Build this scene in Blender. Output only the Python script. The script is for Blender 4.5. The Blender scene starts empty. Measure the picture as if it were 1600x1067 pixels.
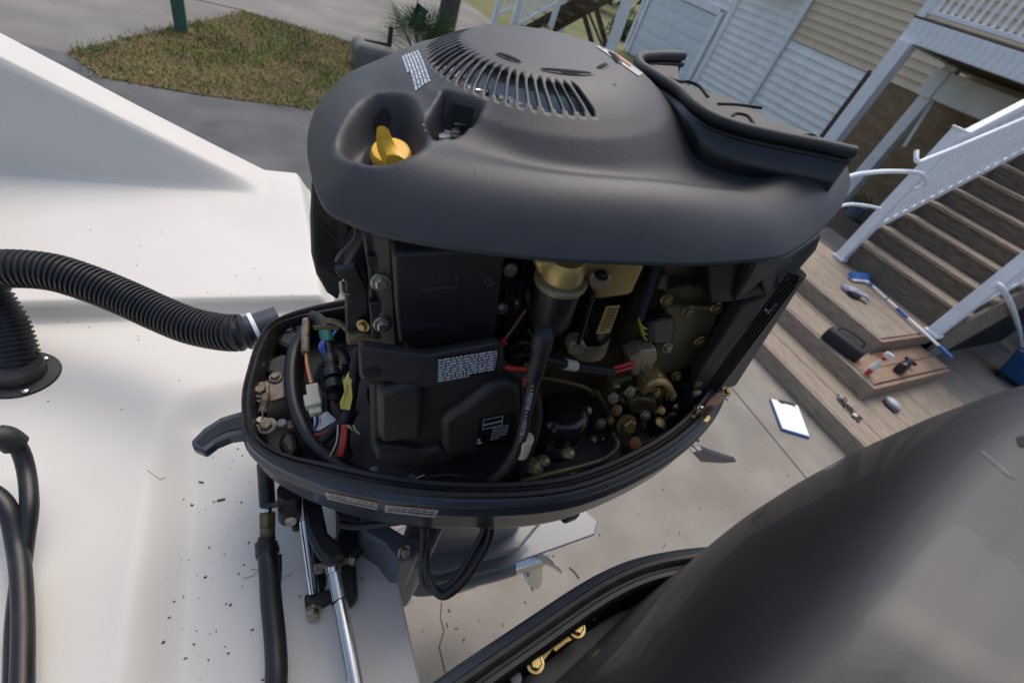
import bpy, bmesh, math, random
import numpy as np
from mathutils import Vector, Matrix
from mathutils.bvhtree import BVHTree
random.seed(7); RNG = np.random.default_rng(5)
scene = bpy.context.scene
# ------------------------------------------------------------------ camera
H = 2.15                                    # eye height above the driveway
FPX, CX, CY = 711.0, 800.0, 533.5           # lens in units of a 1600 px wide frame
def nrm(v):
    v = np.array(v, float); return v / np.linalg.norm(v)
_dn = nrm([-330, 766.5, FPX]); _aw = nrm([-459, -856.5, FPX]); _aw = nrm(_aw - _dn * (_aw @ _dn))
RW = np.array([np.cross(_dn, _aw), _aw, -_dn])          # world <- camera (x right, y down, z forward)
EYE = np.array([0.0, 0.0, H])
cd = bpy.data.cameras.new('camera'); cam = bpy.data.objects.new('camera', cd); scene.collection.objects.link(cam)
cr_, cu_, cf_ = RW @ [1, 0, 0], RW @ [0, -1, 0], RW @ [0, 0, 1]
cam.matrix_world = Matrix(((cr_[0], cu_[0], -cf_[0], 0), (cr_[1], cu_[1], -cf_[1], 0), (cr_[2], cu_[2], -cf_[2], H), (0, 0, 0, 1)))
cd.sensor_width = 36.0; cd.lens = 36.0 * FPX / 1600.0; cd.clip_start = 0.02; cd.clip_end = 2000
cd.dof.use_dof = True; cd.dof.focus_distance = 0.72; cd.dof.aperture_fstop = 5.0
scene.camera = cam
scene.render.resolution_x, scene.render.resolution_y = 1024, 682
# ------------------------------------------------------------------ light
SUN_EL, SUN_AZ = math.radians(62), math.radians(52)     # azimuth measured from +X towards +Y
w = bpy.data.worlds.new('World'); scene.world = w; w.use_nodes = True
nt = w.node_tree; nt.nodes.clear()
sky = nt.nodes.new('ShaderNodeTexSky'); sky.sky_type = 'NISHITA'; sky.sun_disc = False
sky.sun_elevation = SUN_EL; sky.sun_rotation = math.radians(90) - SUN_AZ
sky.air_density = 1.0; sky.dust_density = 4.0; sky.ozone_density = 1.0
bg = nt.nodes.new('ShaderNodeBackground'); bg.inputs[1].default_value = 0.15
wo = nt.nodes.new('ShaderNodeOutputWorld'); nt.links.new(sky.outputs[0], bg.inputs[0]); nt.links.new(bg.outputs[0], wo.inputs[0])
sd = bpy.data.lights.new('sun', 'SUN'); sd.energy = 1.2; sd.angle = math.radians(46); sd.color = (1.0, 0.955, 0.90)
sun = bpy.data.objects.new('sun', sd); scene.collection.objects.link(sun)
_sv = Vector((math.cos(SUN_EL) * math.cos(SUN_AZ), math.cos(SUN_EL) * math.sin(SUN_AZ), math.sin(SUN_EL)))
sun.rotation_euler = _sv.to_track_quat('Z', 'Y').to_euler()
scene.view_settings.view_transform = 'Standard'; scene.view_settings.look = 'None'
scene.view_settings.exposure = 0.31; scene.view_settings.gamma = 1.0
# ------------------------------------------------------------------ measuring: a sight line cut with a real plane
def ray(px, py): return RW @ np.array([px - CX, py - CY, FPX])
def gz(px, py, z): r = ray(px, py); return EYE + r * ((z - H) / r[2])
def gx(px, py, x): r = ray(px, py); return EYE + r * (x / r[0])
def gy(px, py, y): r = ray(px, py); return EYE + r * (y / r[1])
TRIM, YAW = math.radians(10), math.radians(8)
_up = np.array([-math.sin(TRIM), 0, math.cos(TRIM)]); _ax = np.array([math.cos(TRIM), 0, math.sin(TRIM)]); _ay = np.array([0, 1.0, 0])
FE = np.array([_ax * math.cos(YAW) - _ay * math.sin(YAW), _ay * math.cos(YAW) + _ax * math.sin(YAW), _up])
OE = np.array([0, 0.475, -0.6])
def en(px, py, x=None, y=None, z=None):     # point on a plane of the far engine, in the engine's own axes (x aft, y away, z up)
    r = FE @ ray(px, py)
    a, v = (0, x) if x is not None else (1, y) if y is not None else (2, z)
    return r * ((v + OE[a]) / r[a]) - OE
def e2w(p): return EYE + FE.T @ (np.array(p, float) + OE)
# ------------------------------------------------------------------ materials
MATS = {}
def mat(name, col, rough=0.5, metal=0.0, var=0.0, scale=20.0, bump=0.0, bscale=None, col2=None, coat=0.0, spec=0.5, detail=4.0, stretch=None, trans=0.0, thr=(0.35, 0.65), speck=None, sscale=250.0, sthr=(0.66, 0.72), blot=None, blscale=1.5):
    if name in MATS: return MATS[name]
    m = bpy.data.materials.new(name); m.use_nodes = True; t = m.node_tree; b = t.nodes['Principled BSDF']
    b.inputs['Base Color'].default_value = (*col, 1); b.inputs['Roughness'].default_value = rough
    b.inputs['Metallic'].default_value = metal; b.inputs['Coat Weight'].default_value = coat
    b.inputs['Specular IOR Level'].default_value = spec; b.inputs['Transmission Weight'].default_value = trans
    tc = t.nodes.new('ShaderNodeTexCoord'); src = tc.outputs['Object']
    if stretch:
        mp = t.nodes.new('ShaderNodeMapping'); mp.inputs['Scale'].default_value = stretch
        t.links.new(src, mp.inputs['Vector']); src = mp.outputs['Vector']
    if var > 0 or col2:
        n = t.nodes.new('ShaderNodeTexNoise'); n.inputs['Scale'].default_value = scale; n.inputs['Detail'].default_value = detail
        t.links.new(src, n.inputs['Vector'])
        r = t.nodes.new('ShaderNodeValToRGB'); c2 = col2 or tuple(min(1, c * (1 + var)) for c in col)
        c1 = col if col2 else tuple(c * (1 - var) for c in col)
        r.color_ramp.elements[0].position = thr[0]; r.color_ramp.elements[1].position = thr[1]
        r.color_ramp.elements[0].color = (*c1, 1); r.color_ramp.elements[1].color = (*c2, 1)
        t.links.new(n.outputs['Fac'], r.inputs['Fac']); t.links.new(r.outputs['Color'], b.inputs['Base Color'])
        mr = t.nodes.new('ShaderNodeMapRange'); mr.inputs['To Min'].default_value = max(0, rough - 0.08); mr.inputs['To Max'].default_value = min(1, rough + 0.1)
        t.links.new(n.outputs['Fac'], mr.inputs['Value']); t.links.new(mr.outputs['Result'], b.inputs['Roughness'])
    def over(c_, sc_, lo_, hi_, amt):
        n3 = t.nodes.new('ShaderNodeTexNoise'); n3.inputs['Scale'].default_value = sc_; n3.inputs['Detail'].default_value = 5; t.links.new(src, n3.inputs['Vector'])
        r3 = t.nodes.new('ShaderNodeMapRange'); r3.inputs['From Min'].default_value = lo_; r3.inputs['From Max'].default_value = hi_; r3.inputs['To Max'].default_value = amt
        t.links.new(n3.outputs['Fac'], r3.inputs['Value']); mx = t.nodes.new('ShaderNodeMix'); mx.data_type = 'RGBA'
        t.links.new(r3.outputs['Result'], mx.inputs['Factor']); L_ = b.inputs['Base Color'].links
        if L_: t.links.new(L_[0].from_socket, mx.inputs['A'])
        else: mx.inputs['A'].default_value = b.inputs['Base Color'].default_value
        mx.inputs['B'].default_value = (*c_, 1); t.links.new(mx.outputs['Result'], b.inputs['Base Color'])
    if blot: over(blot, blscale, 0.48, 0.70, 0.8)
    if speck: over(speck, sscale, sthr[0], sthr[1], 0.7)
    if bump > 0:
        n2 = t.nodes.new('ShaderNodeTexNoise'); n2.inputs['Scale'].default_value = bscale or scale * 4; n2.inputs['Detail'].default_value = 3
        t.links.new(src, n2.inputs['Vector'])
        bp = t.nodes.new('ShaderNodeBump'); bp.inputs['Strength'].default_value = bump; bp.inputs['Distance'].default_value = 0.002
        t.links.new(n2.outputs['Fac'], bp.inputs['Height']); t.links.new(bp.outputs['Normal'], b.inputs['Normal'])
    MATS[name] = m; return m
# ------------------------------------------------------------------ mesh building
ROOT = scene.collection
class MB:
    def __init__(s): s.v = []; s.f = []
    def add(s, vs, fs):
        o = len(s.v); s.v += [tuple(float(c) for c in p) for p in vs]; s.f += [tuple(i + o for i in f) for f in fs]; return s
    def box(s, c, d, R=None):
        c = np.array(c, float); P = []
        for i in (-1, 1):
            for j in (-1, 1):
                for k in (-1, 1):
                    q = np.array([i * d[0] / 2, j * d[1] / 2, k * d[2] / 2]); P.append(c + (R @ q if R is not None else q))
        return s.add(P, [(0, 1, 3, 2), (4, 6, 7, 5), (0, 4, 5, 1), (2, 3, 7, 6), (0, 2, 6, 4), (1, 5, 7, 3)])
    def bar(s, a, b, wd, ht, up=(0, 0, 1)):
        a = np.array(a, float); b = np.array(b, float); L = np.linalg.norm(b - a); x = (b - a) / L
        u = np.array(up, float); y = np.cross(u, x)
        if np.linalg.norm(y) < 1e-4: y = np.cross([0, 1, 0], x)
        y = nrm(y); z = np.cross(x, y)
        return s.box((a + b) / 2, (L, wd, ht), np.array([x, y, z]).T)
    def prism(s, pts, off):
        n = len(pts); off = np.array(off, float); P = [np.array(p, float) for p in pts]; P = P + [p + off for p in P]
        return s.add(P, [tuple(range(n))[::-1], tuple(range(n, 2 * n))] + [(i, (i + 1) % n, n + (i + 1) % n, n + i) for i in range(n)])
    def loft(s, rings, closed=True, cap=True, loop=False):
        n = len(rings[0]); V = [p for r in rings for p in r]; Fc = []
        m = len(rings)
        for i in range(m if loop else m - 1):
            i2 = (i + 1) % m
            for j in range(n if closed else n - 1):
                k = (j + 1) % n; Fc.append((i * n + j, i * n + k, i2 * n + k, i2 * n + j))
        if cap and closed and not loop: Fc += [tuple(range(n))[::-1], tuple(range((m - 1) * n, m * n))]
        return s.add(V, Fc)
    def tube(s, path, r, n=10, closed=False, cap=True, flat=None):
        P = [np.array(p, float) for p in path]; m = len(P); rs = r if hasattr(r, '__len__') else [r] * m; rings = []
        T = []
        for i in range(m):
            a = P[(i - 1) % m] if closed or i > 0 else P[i]; b = P[(i + 1) % m] if closed or i < m - 1 else P[i]
            T.append(nrm(b - a))
        u = np.cross(T[0], [0.13, 0.31, 0.94]); u = nrm(u)
        for i in range(m):
            u = nrm(u - T[i] * (u @ T[i])); v = np.cross(T[i], u)
            rings.append([P[i] + rs[i] * (u * math.cos(2 * math.pi * k / n) + v * math.sin(2 * math.pi * k / n)) for k in range(n)])
        return s.loft(rings, True, cap, closed)
    def lathe(s, prof, c=(0, 0, 0), axis=(0, 0, 1), n=24, sx=1.0, ref=None):
        a = nrm(axis); u = nrm(np.cross(a, ref if ref is not None else ([1, 0, 0] if abs(a[0]) < 0.9 else [0, 1, 0]))); v = np.cross(a, u); c = np.array(c, float)
        return s.loft([[c + a * z + r * (u * math.cos(2 * math.pi * k / n) * sx + v * math.sin(2 * math.pi * k / n)) for k in range(n)] for r, z in prof])
    def build(s, name, m, parent=None, smooth=35, bevel=0.0, seg=2, solid=0.0):
        me = bpy.data.meshes.new(name); me.from_pydata(s.v, [], s.f); me.update()
        bm = bmesh.new(); bm.from_mesh(me); bmesh.ops.recalc_face_normals(bm, faces=bm.faces); bm.to_mesh(me); bm.free()
        me.materials.append(m)
        if smooth:
            for p in me.polygons: p.use_smooth = True
            me.set_sharp_from_angle(angle=math.radians(smooth))
        o = bpy.data.objects.new(name, me); ROOT.objects.link(o)
        if parent is not None: o.parent = parent
        if solid: md = o.modifiers.new('solid', 'SOLIDIFY'); md.thickness = solid; md.offset = -1
        if bevel:
            md = o.modifiers.new('bevel', 'BEVEL'); md.width = bevel; md.segments = seg; md.limit_method = 'ANGLE'; md.angle_limit = math.radians(40)
            md.harden_normals = False
        return o
def tag(o, label=None, cat=None, group=None, kind=None):
    if label: o['label'] = label
    if cat: o['category'] = cat
    if group: o['group'] = group
    if kind: o['kind'] = kind
    return o
def empty(name, loc=(0, 0, 0), label=None, cat=None, group=None):
    o = bpy.data.objects.new(name, None); ROOT.objects.link(o); o.location = tuple(float(c) for c in loc); o.empty_display_size = 0.05
    return tag(o, label, cat, group)
def inst(o, parent, loc=None, rot=None):        # a piece that shares its mesh
    c = o.copy(); ROOT.objects.link(c); c.parent = parent
    if loc is not None: c.location = tuple(float(q) for q in loc)
    if rot is not None: c.rotation_euler = rot
    return c
def cr(pts, k=8, closed=False):
    P = [np.array(p, float) for p in pts]; n = len(P); out = []
    for i in range(n if closed else n - 1):
        g = (lambda j: P[j % n]) if closed else (lambda j: P[min(max(j, 0), n - 1)])
        a, b, c, d = g(i - 1), g(i), g(i + 1), g(i + 2)
        for t in np.arange(k) / k:
            out.append(0.5 * ((2 * b) + (c - a) * t + (2 * a - 5 * b + 4 * c - d) * t * t + (3 * b - a - 3 * c + d) * t ** 3))
    if not closed: out.append(P[-1])
    return out
def tree_of(o, root):
    me = o.data; M_ = root.matrix_basis
    return BVHTree.FromPolygons([M_ @ v.co for v in me.vertices], [tuple(p.vertices) for p in me.polygons])
def hit(tr, root, px, py, lift=0.0008):
    """where the sight line meets a finished surface, in the axes of its thing, lifted off it a little"""
    d = Vector(tuple(float(c) for c in nrm(ray(px, py)))); e = Vector((0, 0, H)); loc, nor, idx, dist = tr.ray_cast(e, d)
    if loc is None: return None
    if nor.dot(d) > 0: nor = -nor
    return np.array(root.matrix_basis.inverted() @ (loc + nor * lift))
def patch(name, quad, m, tr, root, parent, nu=6, nv=2, lift=0.0008):
    """a thin sticker laid on a surface: quad of four sight lines, bilinear"""
    g_ = {}; fs = []; vs = []
    q = np.array(quad, float)
    for i in range(nu + 1):
        for j in range(nv + 1):
            u, v = i / nu, j / nv; s_ = (q[0] * (1 - u) + q[1] * u) * (1 - v) + (q[3] * (1 - u) + q[2] * u) * v
            h_ = hit(tr, root, *s_, lift)
            if h_ is not None: g_[i, j] = len(vs); vs.append(h_)
    for i in range(nu):
        for j in range(nv):
            ks = [(i, j), (i + 1, j), (i + 1, j + 1), (i, j + 1)]
            if all(k in g_ for k in ks):
                P_ = [vs[g_[k]] for k in ks]
                if max(np.linalg.norm(P_[a] - P_[b]) for a in range(4) for b in range(a)) < 0.12: fs.append(tuple(g_[k] for k in ks))
    return MB().add(vs, fs).build(name, m, parent, smooth=60)
def text_mesh(body, size, name, m, parent, loc, xdir, ydir, extrude=0.0002, align='LEFT', wrap=None):
    cu = bpy.data.curves.new(name, 'FONT'); cu.body = body; cu.size = size; cu.extrude = extrude; cu.align_x = align; cu.resolution_u = 2
    o = bpy.data.objects.new(name + '_tmp', cu); ROOT.objects.link(o)
    dg = bpy.context.evaluated_depsgraph_get(); me = bpy.data.meshes.new_from_object(o.evaluated_get(dg))
    bpy.data.objects.remove(o); me.materials.clear(); me.materials.append(m)
    if wrap is not None:
        for v in me.vertices: v.co = tuple(float(c) for c in wrap(v.co[0], v.co[1], v.co[2]))
        o2 = bpy.data.objects.new(name, me); ROOT.objects.link(o2); o2.parent = parent; return o2
    x = nrm(xdir); y = nrm(np.array(ydir) - x * (np.array(ydir) @ x)); z = np.cross(x, y)
    for v in me.vertices:
        q = np.array(loc) + x * v.co[0] + y * v.co[1] + z * v.co[2]; v.co = tuple(q)
    o2 = bpy.data.objects.new(name, me); ROOT.objects.link(o2); o2.parent = parent
    return o2
# ------------------------------------------------------------------ palette
M_conc = mat('concrete', (0.228, 0.210, 0.180), 0.85, var=0.13, scale=3.0, speck=(0.10, 0.085, 0.07), sscale=70, sthr=(0.68, 0.76), blot=(0.175, 0.152, 0.122), blscale=1.3, bump=0.5, bscale=260, detail=8)
M_road = mat('road_concrete', (0.205, 0.195, 0.175), 0.9, var=0.16, scale=1.2, blot=(0.13, 0.12, 0.10), blscale=.45, bump=0.4, bscale=120, detail=8)
M_asph = mat('asphalt', (0.070, 0.072, 0.072), 0.85, col2=(0.115, 0.118, 0.118), scale=2.2, speck=(0.18, 0.18, 0.175), sscale=40, sthr=(0.66, 0.78), blot=(0.16, 0.162, 0.16), blscale=0.9, bump=0.5, bscale=220, detail=9)
M_joint = mat('joint_dirt', (0.035, 0.03, 0.026), 0.95, var=0.3, scale=30)
M_soil = mat('thin_turf', (0.12, 0.085, 0.04), 0.95, col2=(0.075, 0.09, 0.022), scale=3.5, bump=0.8, bscale=90, detail=8)
M_lawn = mat('lawn', (0.075, 0.105, 0.022), 0.95, col2=(0.16, 0.14, 0.045), scale=0.6, bump=0.8, bscale=40, detail=8)
M_gel = mat('gelcoat', (0.615, 0.598, 0.555), 0.50, var=0.03, scale=5, bump=0.05, bscale=400, coat=0.04, spec=0.35, blot=(0.575, 0.55, 0.50), blscale=2.2, speck=(0.42, 0.39, 0.34), sscale=160, sthr=(0.72, 0.80))
M_black = mat('black_plastic', (0.016, 0.016, 0.017), 0.42, var=0.25, scale=40, bump=0.10, bscale=700)
M_gloss = mat('black_gloss', (0.010, 0.010, 0.011), 0.18, var=0.2, scale=30)
M_rub = mat('black_rubber', (0.018, 0.018, 0.019), 0.55, var=0.35, scale=60, bump=0.1, bscale=500)
M_vinyl = mat('white_vinyl_shade_tint', (0.80, 0.83, 0.88), 0.45, var=0.05, scale=4)  # blue of sky-lit shade tinted into the white
M_side = mat('white_siding_shade_tint', (0.82, 0.845, 0.87), 0.5, var=0.06, scale=3, bump=0.05, bscale=60)  # bluish cast of the shaded front put into the colour
M_beige = mat('beige_siding', (0.66, 0.54, 0.40), 0.6, var=0.06, scale=3, bump=0.05, bscale=60)
M_door = mat('garage_door_shade_tint', (0.68, 0.75, 0.81), 0.5, var=0.04, scale=4)  # door colour carries the blue of open-sky shade
M_wood = mat('weathered_wood', (0.205, 0.165, 0.125), 0.85, col2=(0.34, 0.28, 0.215), scale=7, bump=0.6, bscale=60, stretch=(12, 1.2, 12), detail=8, speck=(0.07, 0.055, 0.042), sscale=5, sthr=(0.60, 0.68), blot=(0.24, 0.195, 0.15), blscale=1.2)
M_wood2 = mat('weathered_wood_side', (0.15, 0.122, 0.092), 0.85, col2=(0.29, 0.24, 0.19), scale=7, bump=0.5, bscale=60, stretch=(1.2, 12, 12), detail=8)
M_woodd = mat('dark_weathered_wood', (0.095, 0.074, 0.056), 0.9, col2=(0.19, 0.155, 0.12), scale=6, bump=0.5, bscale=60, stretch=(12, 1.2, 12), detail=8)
M_red = mat('reddish_new_wood', (0.20, 0.125, 0.082), 0.8, col2=(0.29, 0.20, 0.135), scale=7, bump=0.4, bscale=60, stretch=(1.2, 12, 12), detail=8)
M_pole = mat('brown_timber', (0.085, 0.060, 0.042), 0.9, var=0.3, scale=8)
M_bark = mat('grey_bark', (0.13, 0.115, 0.10), 0.95, col2=(0.07, 0.06, 0.05), scale=14, bump=1.0, bscale=50, stretch=(1, 1, 3))
M_green = mat('green_paint', (0.045, 0.125, 0.095), 0.6, var=0.2, scale=20)
M_leaf = mat('palm_leaf', (0.040, 0.085, 0.028), 0.55, col2=(0.085, 0.125, 0.050), scale=30)
M_fol = mat('tree_leaf', (0.035, 0.06, 0.018), 0.7, col2=(0.075, 0.10, 0.03), scale=3)
M_brickm = None
def brick_mat():
    m = bpy.data.materials.new('tan_brick'); m.use_nodes = True; t = m.node_tree; b = t.nodes['Principled BSDF']
    tc = t.nodes.new('ShaderNodeTexCoord'); mp = t.nodes.new('ShaderNodeMapping'); mp.inputs['Rotation'].default_value = (0, math.radians(90), math.radians(90))
    mp.vector_type = 'POINT'
    sx = t.nodes.new('ShaderNodeSeparateXYZ'); cb = t.nodes.new('ShaderNodeCombineXYZ')
    t.links.new(tc.outputs['Object'], sx.inputs[0]); t.links.new(sx.outputs['Y'], cb.inputs['X']); t.links.new(sx.outputs['Z'], cb.inputs['Y'])
    br = t.nodes.new('ShaderNodeTexBrick'); br.inputs['Scale'].default_value = 1.0; br.inputs['Brick Width'].default_value = 0.24; br.inputs['Row Height'].default_value = 0.083
    br.inputs['Mortar Size'].default_value = 0.008; br.inputs['Color1'].default_value = (0.30, 0.20, 0.11, 1); br.inputs['Color2'].default_value = (0.20, 0.14, 0.08, 1); br.inputs['Mortar'].default_value = (0.16, 0.135, 0.10, 1)
    t.links.new(cb.outputs[0], br.inputs['Vector']); t.links.new(br.outputs['Color'], b.inputs['Base Color']); b.inputs['Roughness'].default_value = 0.9
    bp = t.nodes.new('ShaderNodeBump'); bp.inputs['Distance'].default_value = 0.01; bp.inputs['Strength'].default_value = 0.6; bp.invert = True
    t.links.new(br.outputs['Fac'], bp.inputs['Height']); t.links.new(bp.outputs['Normal'], b.inputs['Normal']); return m
M_brick = brick_mat()
def sheet(name, pts, m, z=0.0, label=None):
    o = MB().add([(p[0], p[1], z) for p in pts], [tuple(range(len(pts)))]).build(name, m, smooth=0); return tag(o, kind='structure')
# ------------------------------------------------------------------ ground
sheet('ground', [(-400, -400), (400, -400), (400, 400), (-400, 400)], M_lawn, -0.012)
g = lambda px, py, z=0.0: gz(px, py, z)[:2]
sheet('joint_bed', [(-7, -9), (16, -9), (16, 6.1), (-7, 6.1)], M_joint, -0.008)
ja, jb = g(1165, 632), g(1245, 729)
jx = 2.6
jd = (jb - ja) / np.linalg.norm(jb - ja)
jl, jr = ja - jd * 14, ja + jd * 14                       # the saw cut runs on across the drive
jn = np.array([-jd[1], jd[0]]);
if jn[0] < 0: jn = -jn
YS = 3.05                                                 # where the concrete meets the dark strip
def clipline(p0, d, y): return p0 + d * ((y - p0[1]) / d[1])
jt, jbm = clipline(ja, jd, YS), clipline(ja, jd, -9.0)
gp = 0.006
sheet('concrete_slab', [(-7, -9), tuple(jbm - jn * gp), tuple(jt - jn * gp), (-7, YS)], M_conc, 0.0)
sheet('concrete_slab', [tuple(jbm + jn * gp), (16, -9), (16, YS), tuple(jt + jn * gp)], M_conc, 0.0)
gl = g(105, 84); gr_ = g(490, 172)
gd = (gr_ - gl) / (gr_[0] - gl[0])
edge = lambda x: gl + gd * (x - gl[0])
sheet('driveway_strip', [(-12, YS + 0.012), (9, YS + 0.012), tuple(edge(9.0)), tuple(edge(-12.0))], M_asph, 0.004)
road = [tuple(g(*p)) for p in [(-300, 170), (105, 84), (250, 49), (385, 20), (575, 76), (720, 118), (800, 60), (735, 8), (640, -45), (300, -95), (-300, -110)]]
sheet('road', road, M_road, 0.0)
# joint across the road
ra, rb = gz(305, 0, 0), gz(385, 18, 0)
mb = MB(); mb.bar(ra + (ra - rb) * 2, rb, 0.022, 0.004); tag(mb.build('road_joint', M_joint, smooth=0), kind='structure').location.z = 0.004
# a wandering crack in the slab
ck = [gz(x, y, 0.0) for x, y in [(690, 940), (688, 965), (694, 985), (686, 1010), (692, 1035), (700, 1067)]]
mb = MB()
for a, b in zip(ck[:-1], ck[1:]): mb.bar(a, b, 0.004, 0.003)
tag(mb.build('pavement_crack', M_joint, smooth=0), kind='structure')
# turf patch with blades
turf = [g(105, 84), g(175, 66), g(250, 49), g(385, 20), g(480, 48), g(575, 76), g(720, 118), g(640, 180), g(490, 172), g(300, 148), g(160, 122)]
sheet('lawn_patch', [tuple(p) for p in turf], M_soil, 0.012)
def inside(P, x, y):
    c = False; n = len(P)
    for i in range(n):
        a, b = P[i], P[(i + 1) % n]
        if (a[1] > y) != (b[1] > y) and x < (b[0] - a[0]) * (y - a[1]) / (b[1] - a[1]) + a[0]: c = not c
    return c
mats_b = [mat('green_blade', (0.095, 0.135, 0.02), 0.8, var=0.4, scale=2.0), mat('dry_blade', (0.25, 0.17, 0.07), 0.85, var=0.3, scale=2.0)]
tp = np.array(turf); lo, hi = tp.min(0), tp.max(0)
blades = [MB(), MB()]
cl = RNG.uniform(lo, hi, (60, 2))
cnt = 0
while cnt < 34000:
    x, y = RNG.uniform(lo, hi)
    if not inside(turf, x + RNG.normal(0, .05), y + RNG.normal(0, .05)): continue
    cnt += 1
    dcl = np.min(np.hypot(cl[:, 0] - x, cl[:, 1] - y)); k = 0 if RNG.random() < (0.62 if dcl < 0.25 else 0.16) else 1
    a = RNG.uniform(0, 6.28); hgt = RNG.uniform(0.015, 0.05) * (1.0 if k == 0 else 0.6); l = RNG.uniform(0.01, 0.05); wd = RNG.uniform(0.004, 0.008)
    c, s = math.cos(a), math.sin(a)
    blades[k].add([(x - s * wd, y + c * wd, 0.01), (x + s * wd, y - c * wd, 0.01), (x + c * l, y + s * l, 0.012 + hgt)], [(0, 1, 2)])
tag(blades[0].build('grass', mats_b[0], smooth=0), kind='stuff'); tag(blades[1].build('dry_grass', mats_b[1], smooth=0), kind='stuff')
lv = MB()
for i in range(70):
    x, y = RNG.uniform(lo, hi)
    if inside(turf, x, y):
        a = RNG.uniform(0, 6.28); r = RNG.uniform(0.015, 0.04); u = np.array([math.cos(a), math.sin(a), 0.2]) * r; v = np.array([-math.sin(a), math.cos(a), 0.1]) * r * 0.6; c = np.array([x, y, 0.05])
        lv.add([c - u, c - v, c + u, c + v], [(0, 1, 2, 3)])
tag(lv.build('fallen_leaves', mat('dry_leaf', (0.24, 0.14, 0.06), 0.8, var=0.4, scale=3), smooth=0), kind='stuff')
# ------------------------------------------------------------------ boat
def sst(a, b, x): t = np.clip((x - a) / (b - a), 0, 1); return t * t * (3 - 2 * t)
def boat_depth(x, y):
    d = 0.87 + 0 * x
    edge_x = -0.165 + 0.06 * np.clip((y - 0.2) / 0.6, -2, 1) * 0.3
    rec = sst(edge_x - 0.045, edge_x + 0.035, x) * (1 - sst(0.65, 0.745, y - 0.14 * (x + 0.1)))
    d = d + 0.036 * rec
    cap = sst(0.055, 0.105, x) * (1 - sst(0.62, 0.72, y))
    d = d - 0.012 * cap
    d = d - 0.045 * sst(0.944, 0.966, y)                                     # the ledge
    d = d - 0.03 * np.clip((y - 0.97) / 0.43, 0, 1)
    top = np.interp(x, [-1.9, -0.8, -0.45, -0.255, -0.10, 0.05, 0.12, 0.18], [0.05, 0.35, 0.537, 0.642, 0.722, 0.797, 0.83, 0.90])
    yw = 1.385 + 0.0 * x
    d = np.where(y > yw, d + (np.minimum(top, d) - d) * sst(0, 0.05, y - yw), d)
    d = d + np.clip(y - 1.45, 0, 1) * 0.10 + sst(1.56, 1.64, y) * 0.05
    d = d + 0.06 * sst(0.135, 0.185, x) * sst(0.75, 0.9, y)                    # rounded aft end
    return d
xs = np.unique(np.concatenate([np.linspace(-1.9, -0.5, 26), np.linspace(-0.5, 0.18, 110)]))
ys = np.unique(np.concatenate([np.linspace(-1.2, 0.6, 46), np.linspace(0.6, 1.0, 66), np.linspace(1.0, 1.36, 16), np.linspace(1.36, 1.64, 40)]))
XX, YY = np.meshgrid(xs, ys, indexing='ij'); ZZ = H - boat_depth(XX, YY)
nx, ny = XX.shape
boat = empty('boat', (-0.8, 0.2, 0.55), 'white fibreglass boat stern with a splashwell and black outboards on its transom', 'boat')
off = np.array([-0.8, 0.2, 0.55])
V = np.stack([XX, YY, ZZ], -1).reshape(-1, 3) - off
Fc = [(i * ny + j, (i + 1) * ny + j, (i + 1) * ny + j + 1, i * ny + j + 1) for i in range(nx - 1) for j in range(ny - 1)]
MB().add(V, Fc).build('splashwell', M_gel, boat, smooth=60)
# outer faces of the hull: transom and topsides, a little rounded at the edge
tr = []
for (dx, dz) in [(0, 0), (0.006, -0.012), (0.008, -0.03), (0.03, -0.35), (0.07, -0.95)]:
    tr.append([np.array([0.18 + dx, y, (H - float(boat_depth(np.array(0.18), np.array(y)))) + (dz if dz > -0.3 else 0) if dz > -0.3 else H - 1.0 + dz]) - off for y in ys])
MB().loft(tr, closed=False, cap=False).build('transom', M_gel, boat, smooth=50)
tp_ = []
for (dy, dz) in [(0, 0), (0.01, -0.02), (0.012, -0.05), (0.0, -0.5), (-0.25, -1.0)]:
    tp_.append([np.array([x, 1.64 + dy, (H - float(boat_depth(np.array(x), np.array(1.64)))) + dz if dz > -0.3 else H - 0.9 + dz]) - off for x in xs])
MB().loft(tp_, closed=False, cap=False).build('topside', M_gel, boat, smooth=50)
# ------------------------------------------------------------------ house and garage (front walls face -X)
XW = 12.5
house = empty('house', (XW, 8, 0), 'white and beige sided raised house with a garage door and tan brick below', 'house')
hoff = np.array([XW, 8, 0.0])
yz = lambda px, py, x=XW: gx(px, py, x)[1:]
yc = yz(975, 80)[0]                       # far corner of the garage
d0 = yz(1017, 2)[0]; d1 = yz(1121, 26)[0]; dtop = yz(1121, 26)[1]
c0 = yz(1158, 4)[0]; c1 = yz(1148, 2)[0]
ds = yz(1241, 50)[0]                      # downspout
bk = yz(1355, 122)[0]                     # where the siding ends and the brick starts
print('house y', yc, d0, d1, dtop, c0, c1, ds, bk)
def plank(y0, y1, z, m, lap=0.2, name='siding_plank', x=XW):
    a, b = sorted((y0, y1)); t = 0.022
    pr = [(x - t, z), (x - t, z + 0.016), (x - 0.004, z + lap * 0.55), (x - 0.001, z + lap), (x + 0.02, z + lap), (x + 0.02, z)]
    return MB().prism([np.array([p[0], a, p[1]]) - hoff for p in pr], (0, b - a, 0)).build(name, m, house, smooth=0)
zsplit = 2.15
lapw = 0.185
z = 0.1
while z < 4.3:
    plank(d1 - 0.32, ds + 0.05, z, M_side, lapw)
    if z < zsplit - 0.1: plank(ds - 0.05, bk, z, M_side, lapw)
    if z > 1.0: plank(yc, d0 + 0.15, z, M_side, lapw)
    if z > dtop + 0.1: plank(d0 + 0.14, d1 - 0.31, z + 0.02, M_side, lapw)
    z += lapw
z = zsplit
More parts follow.
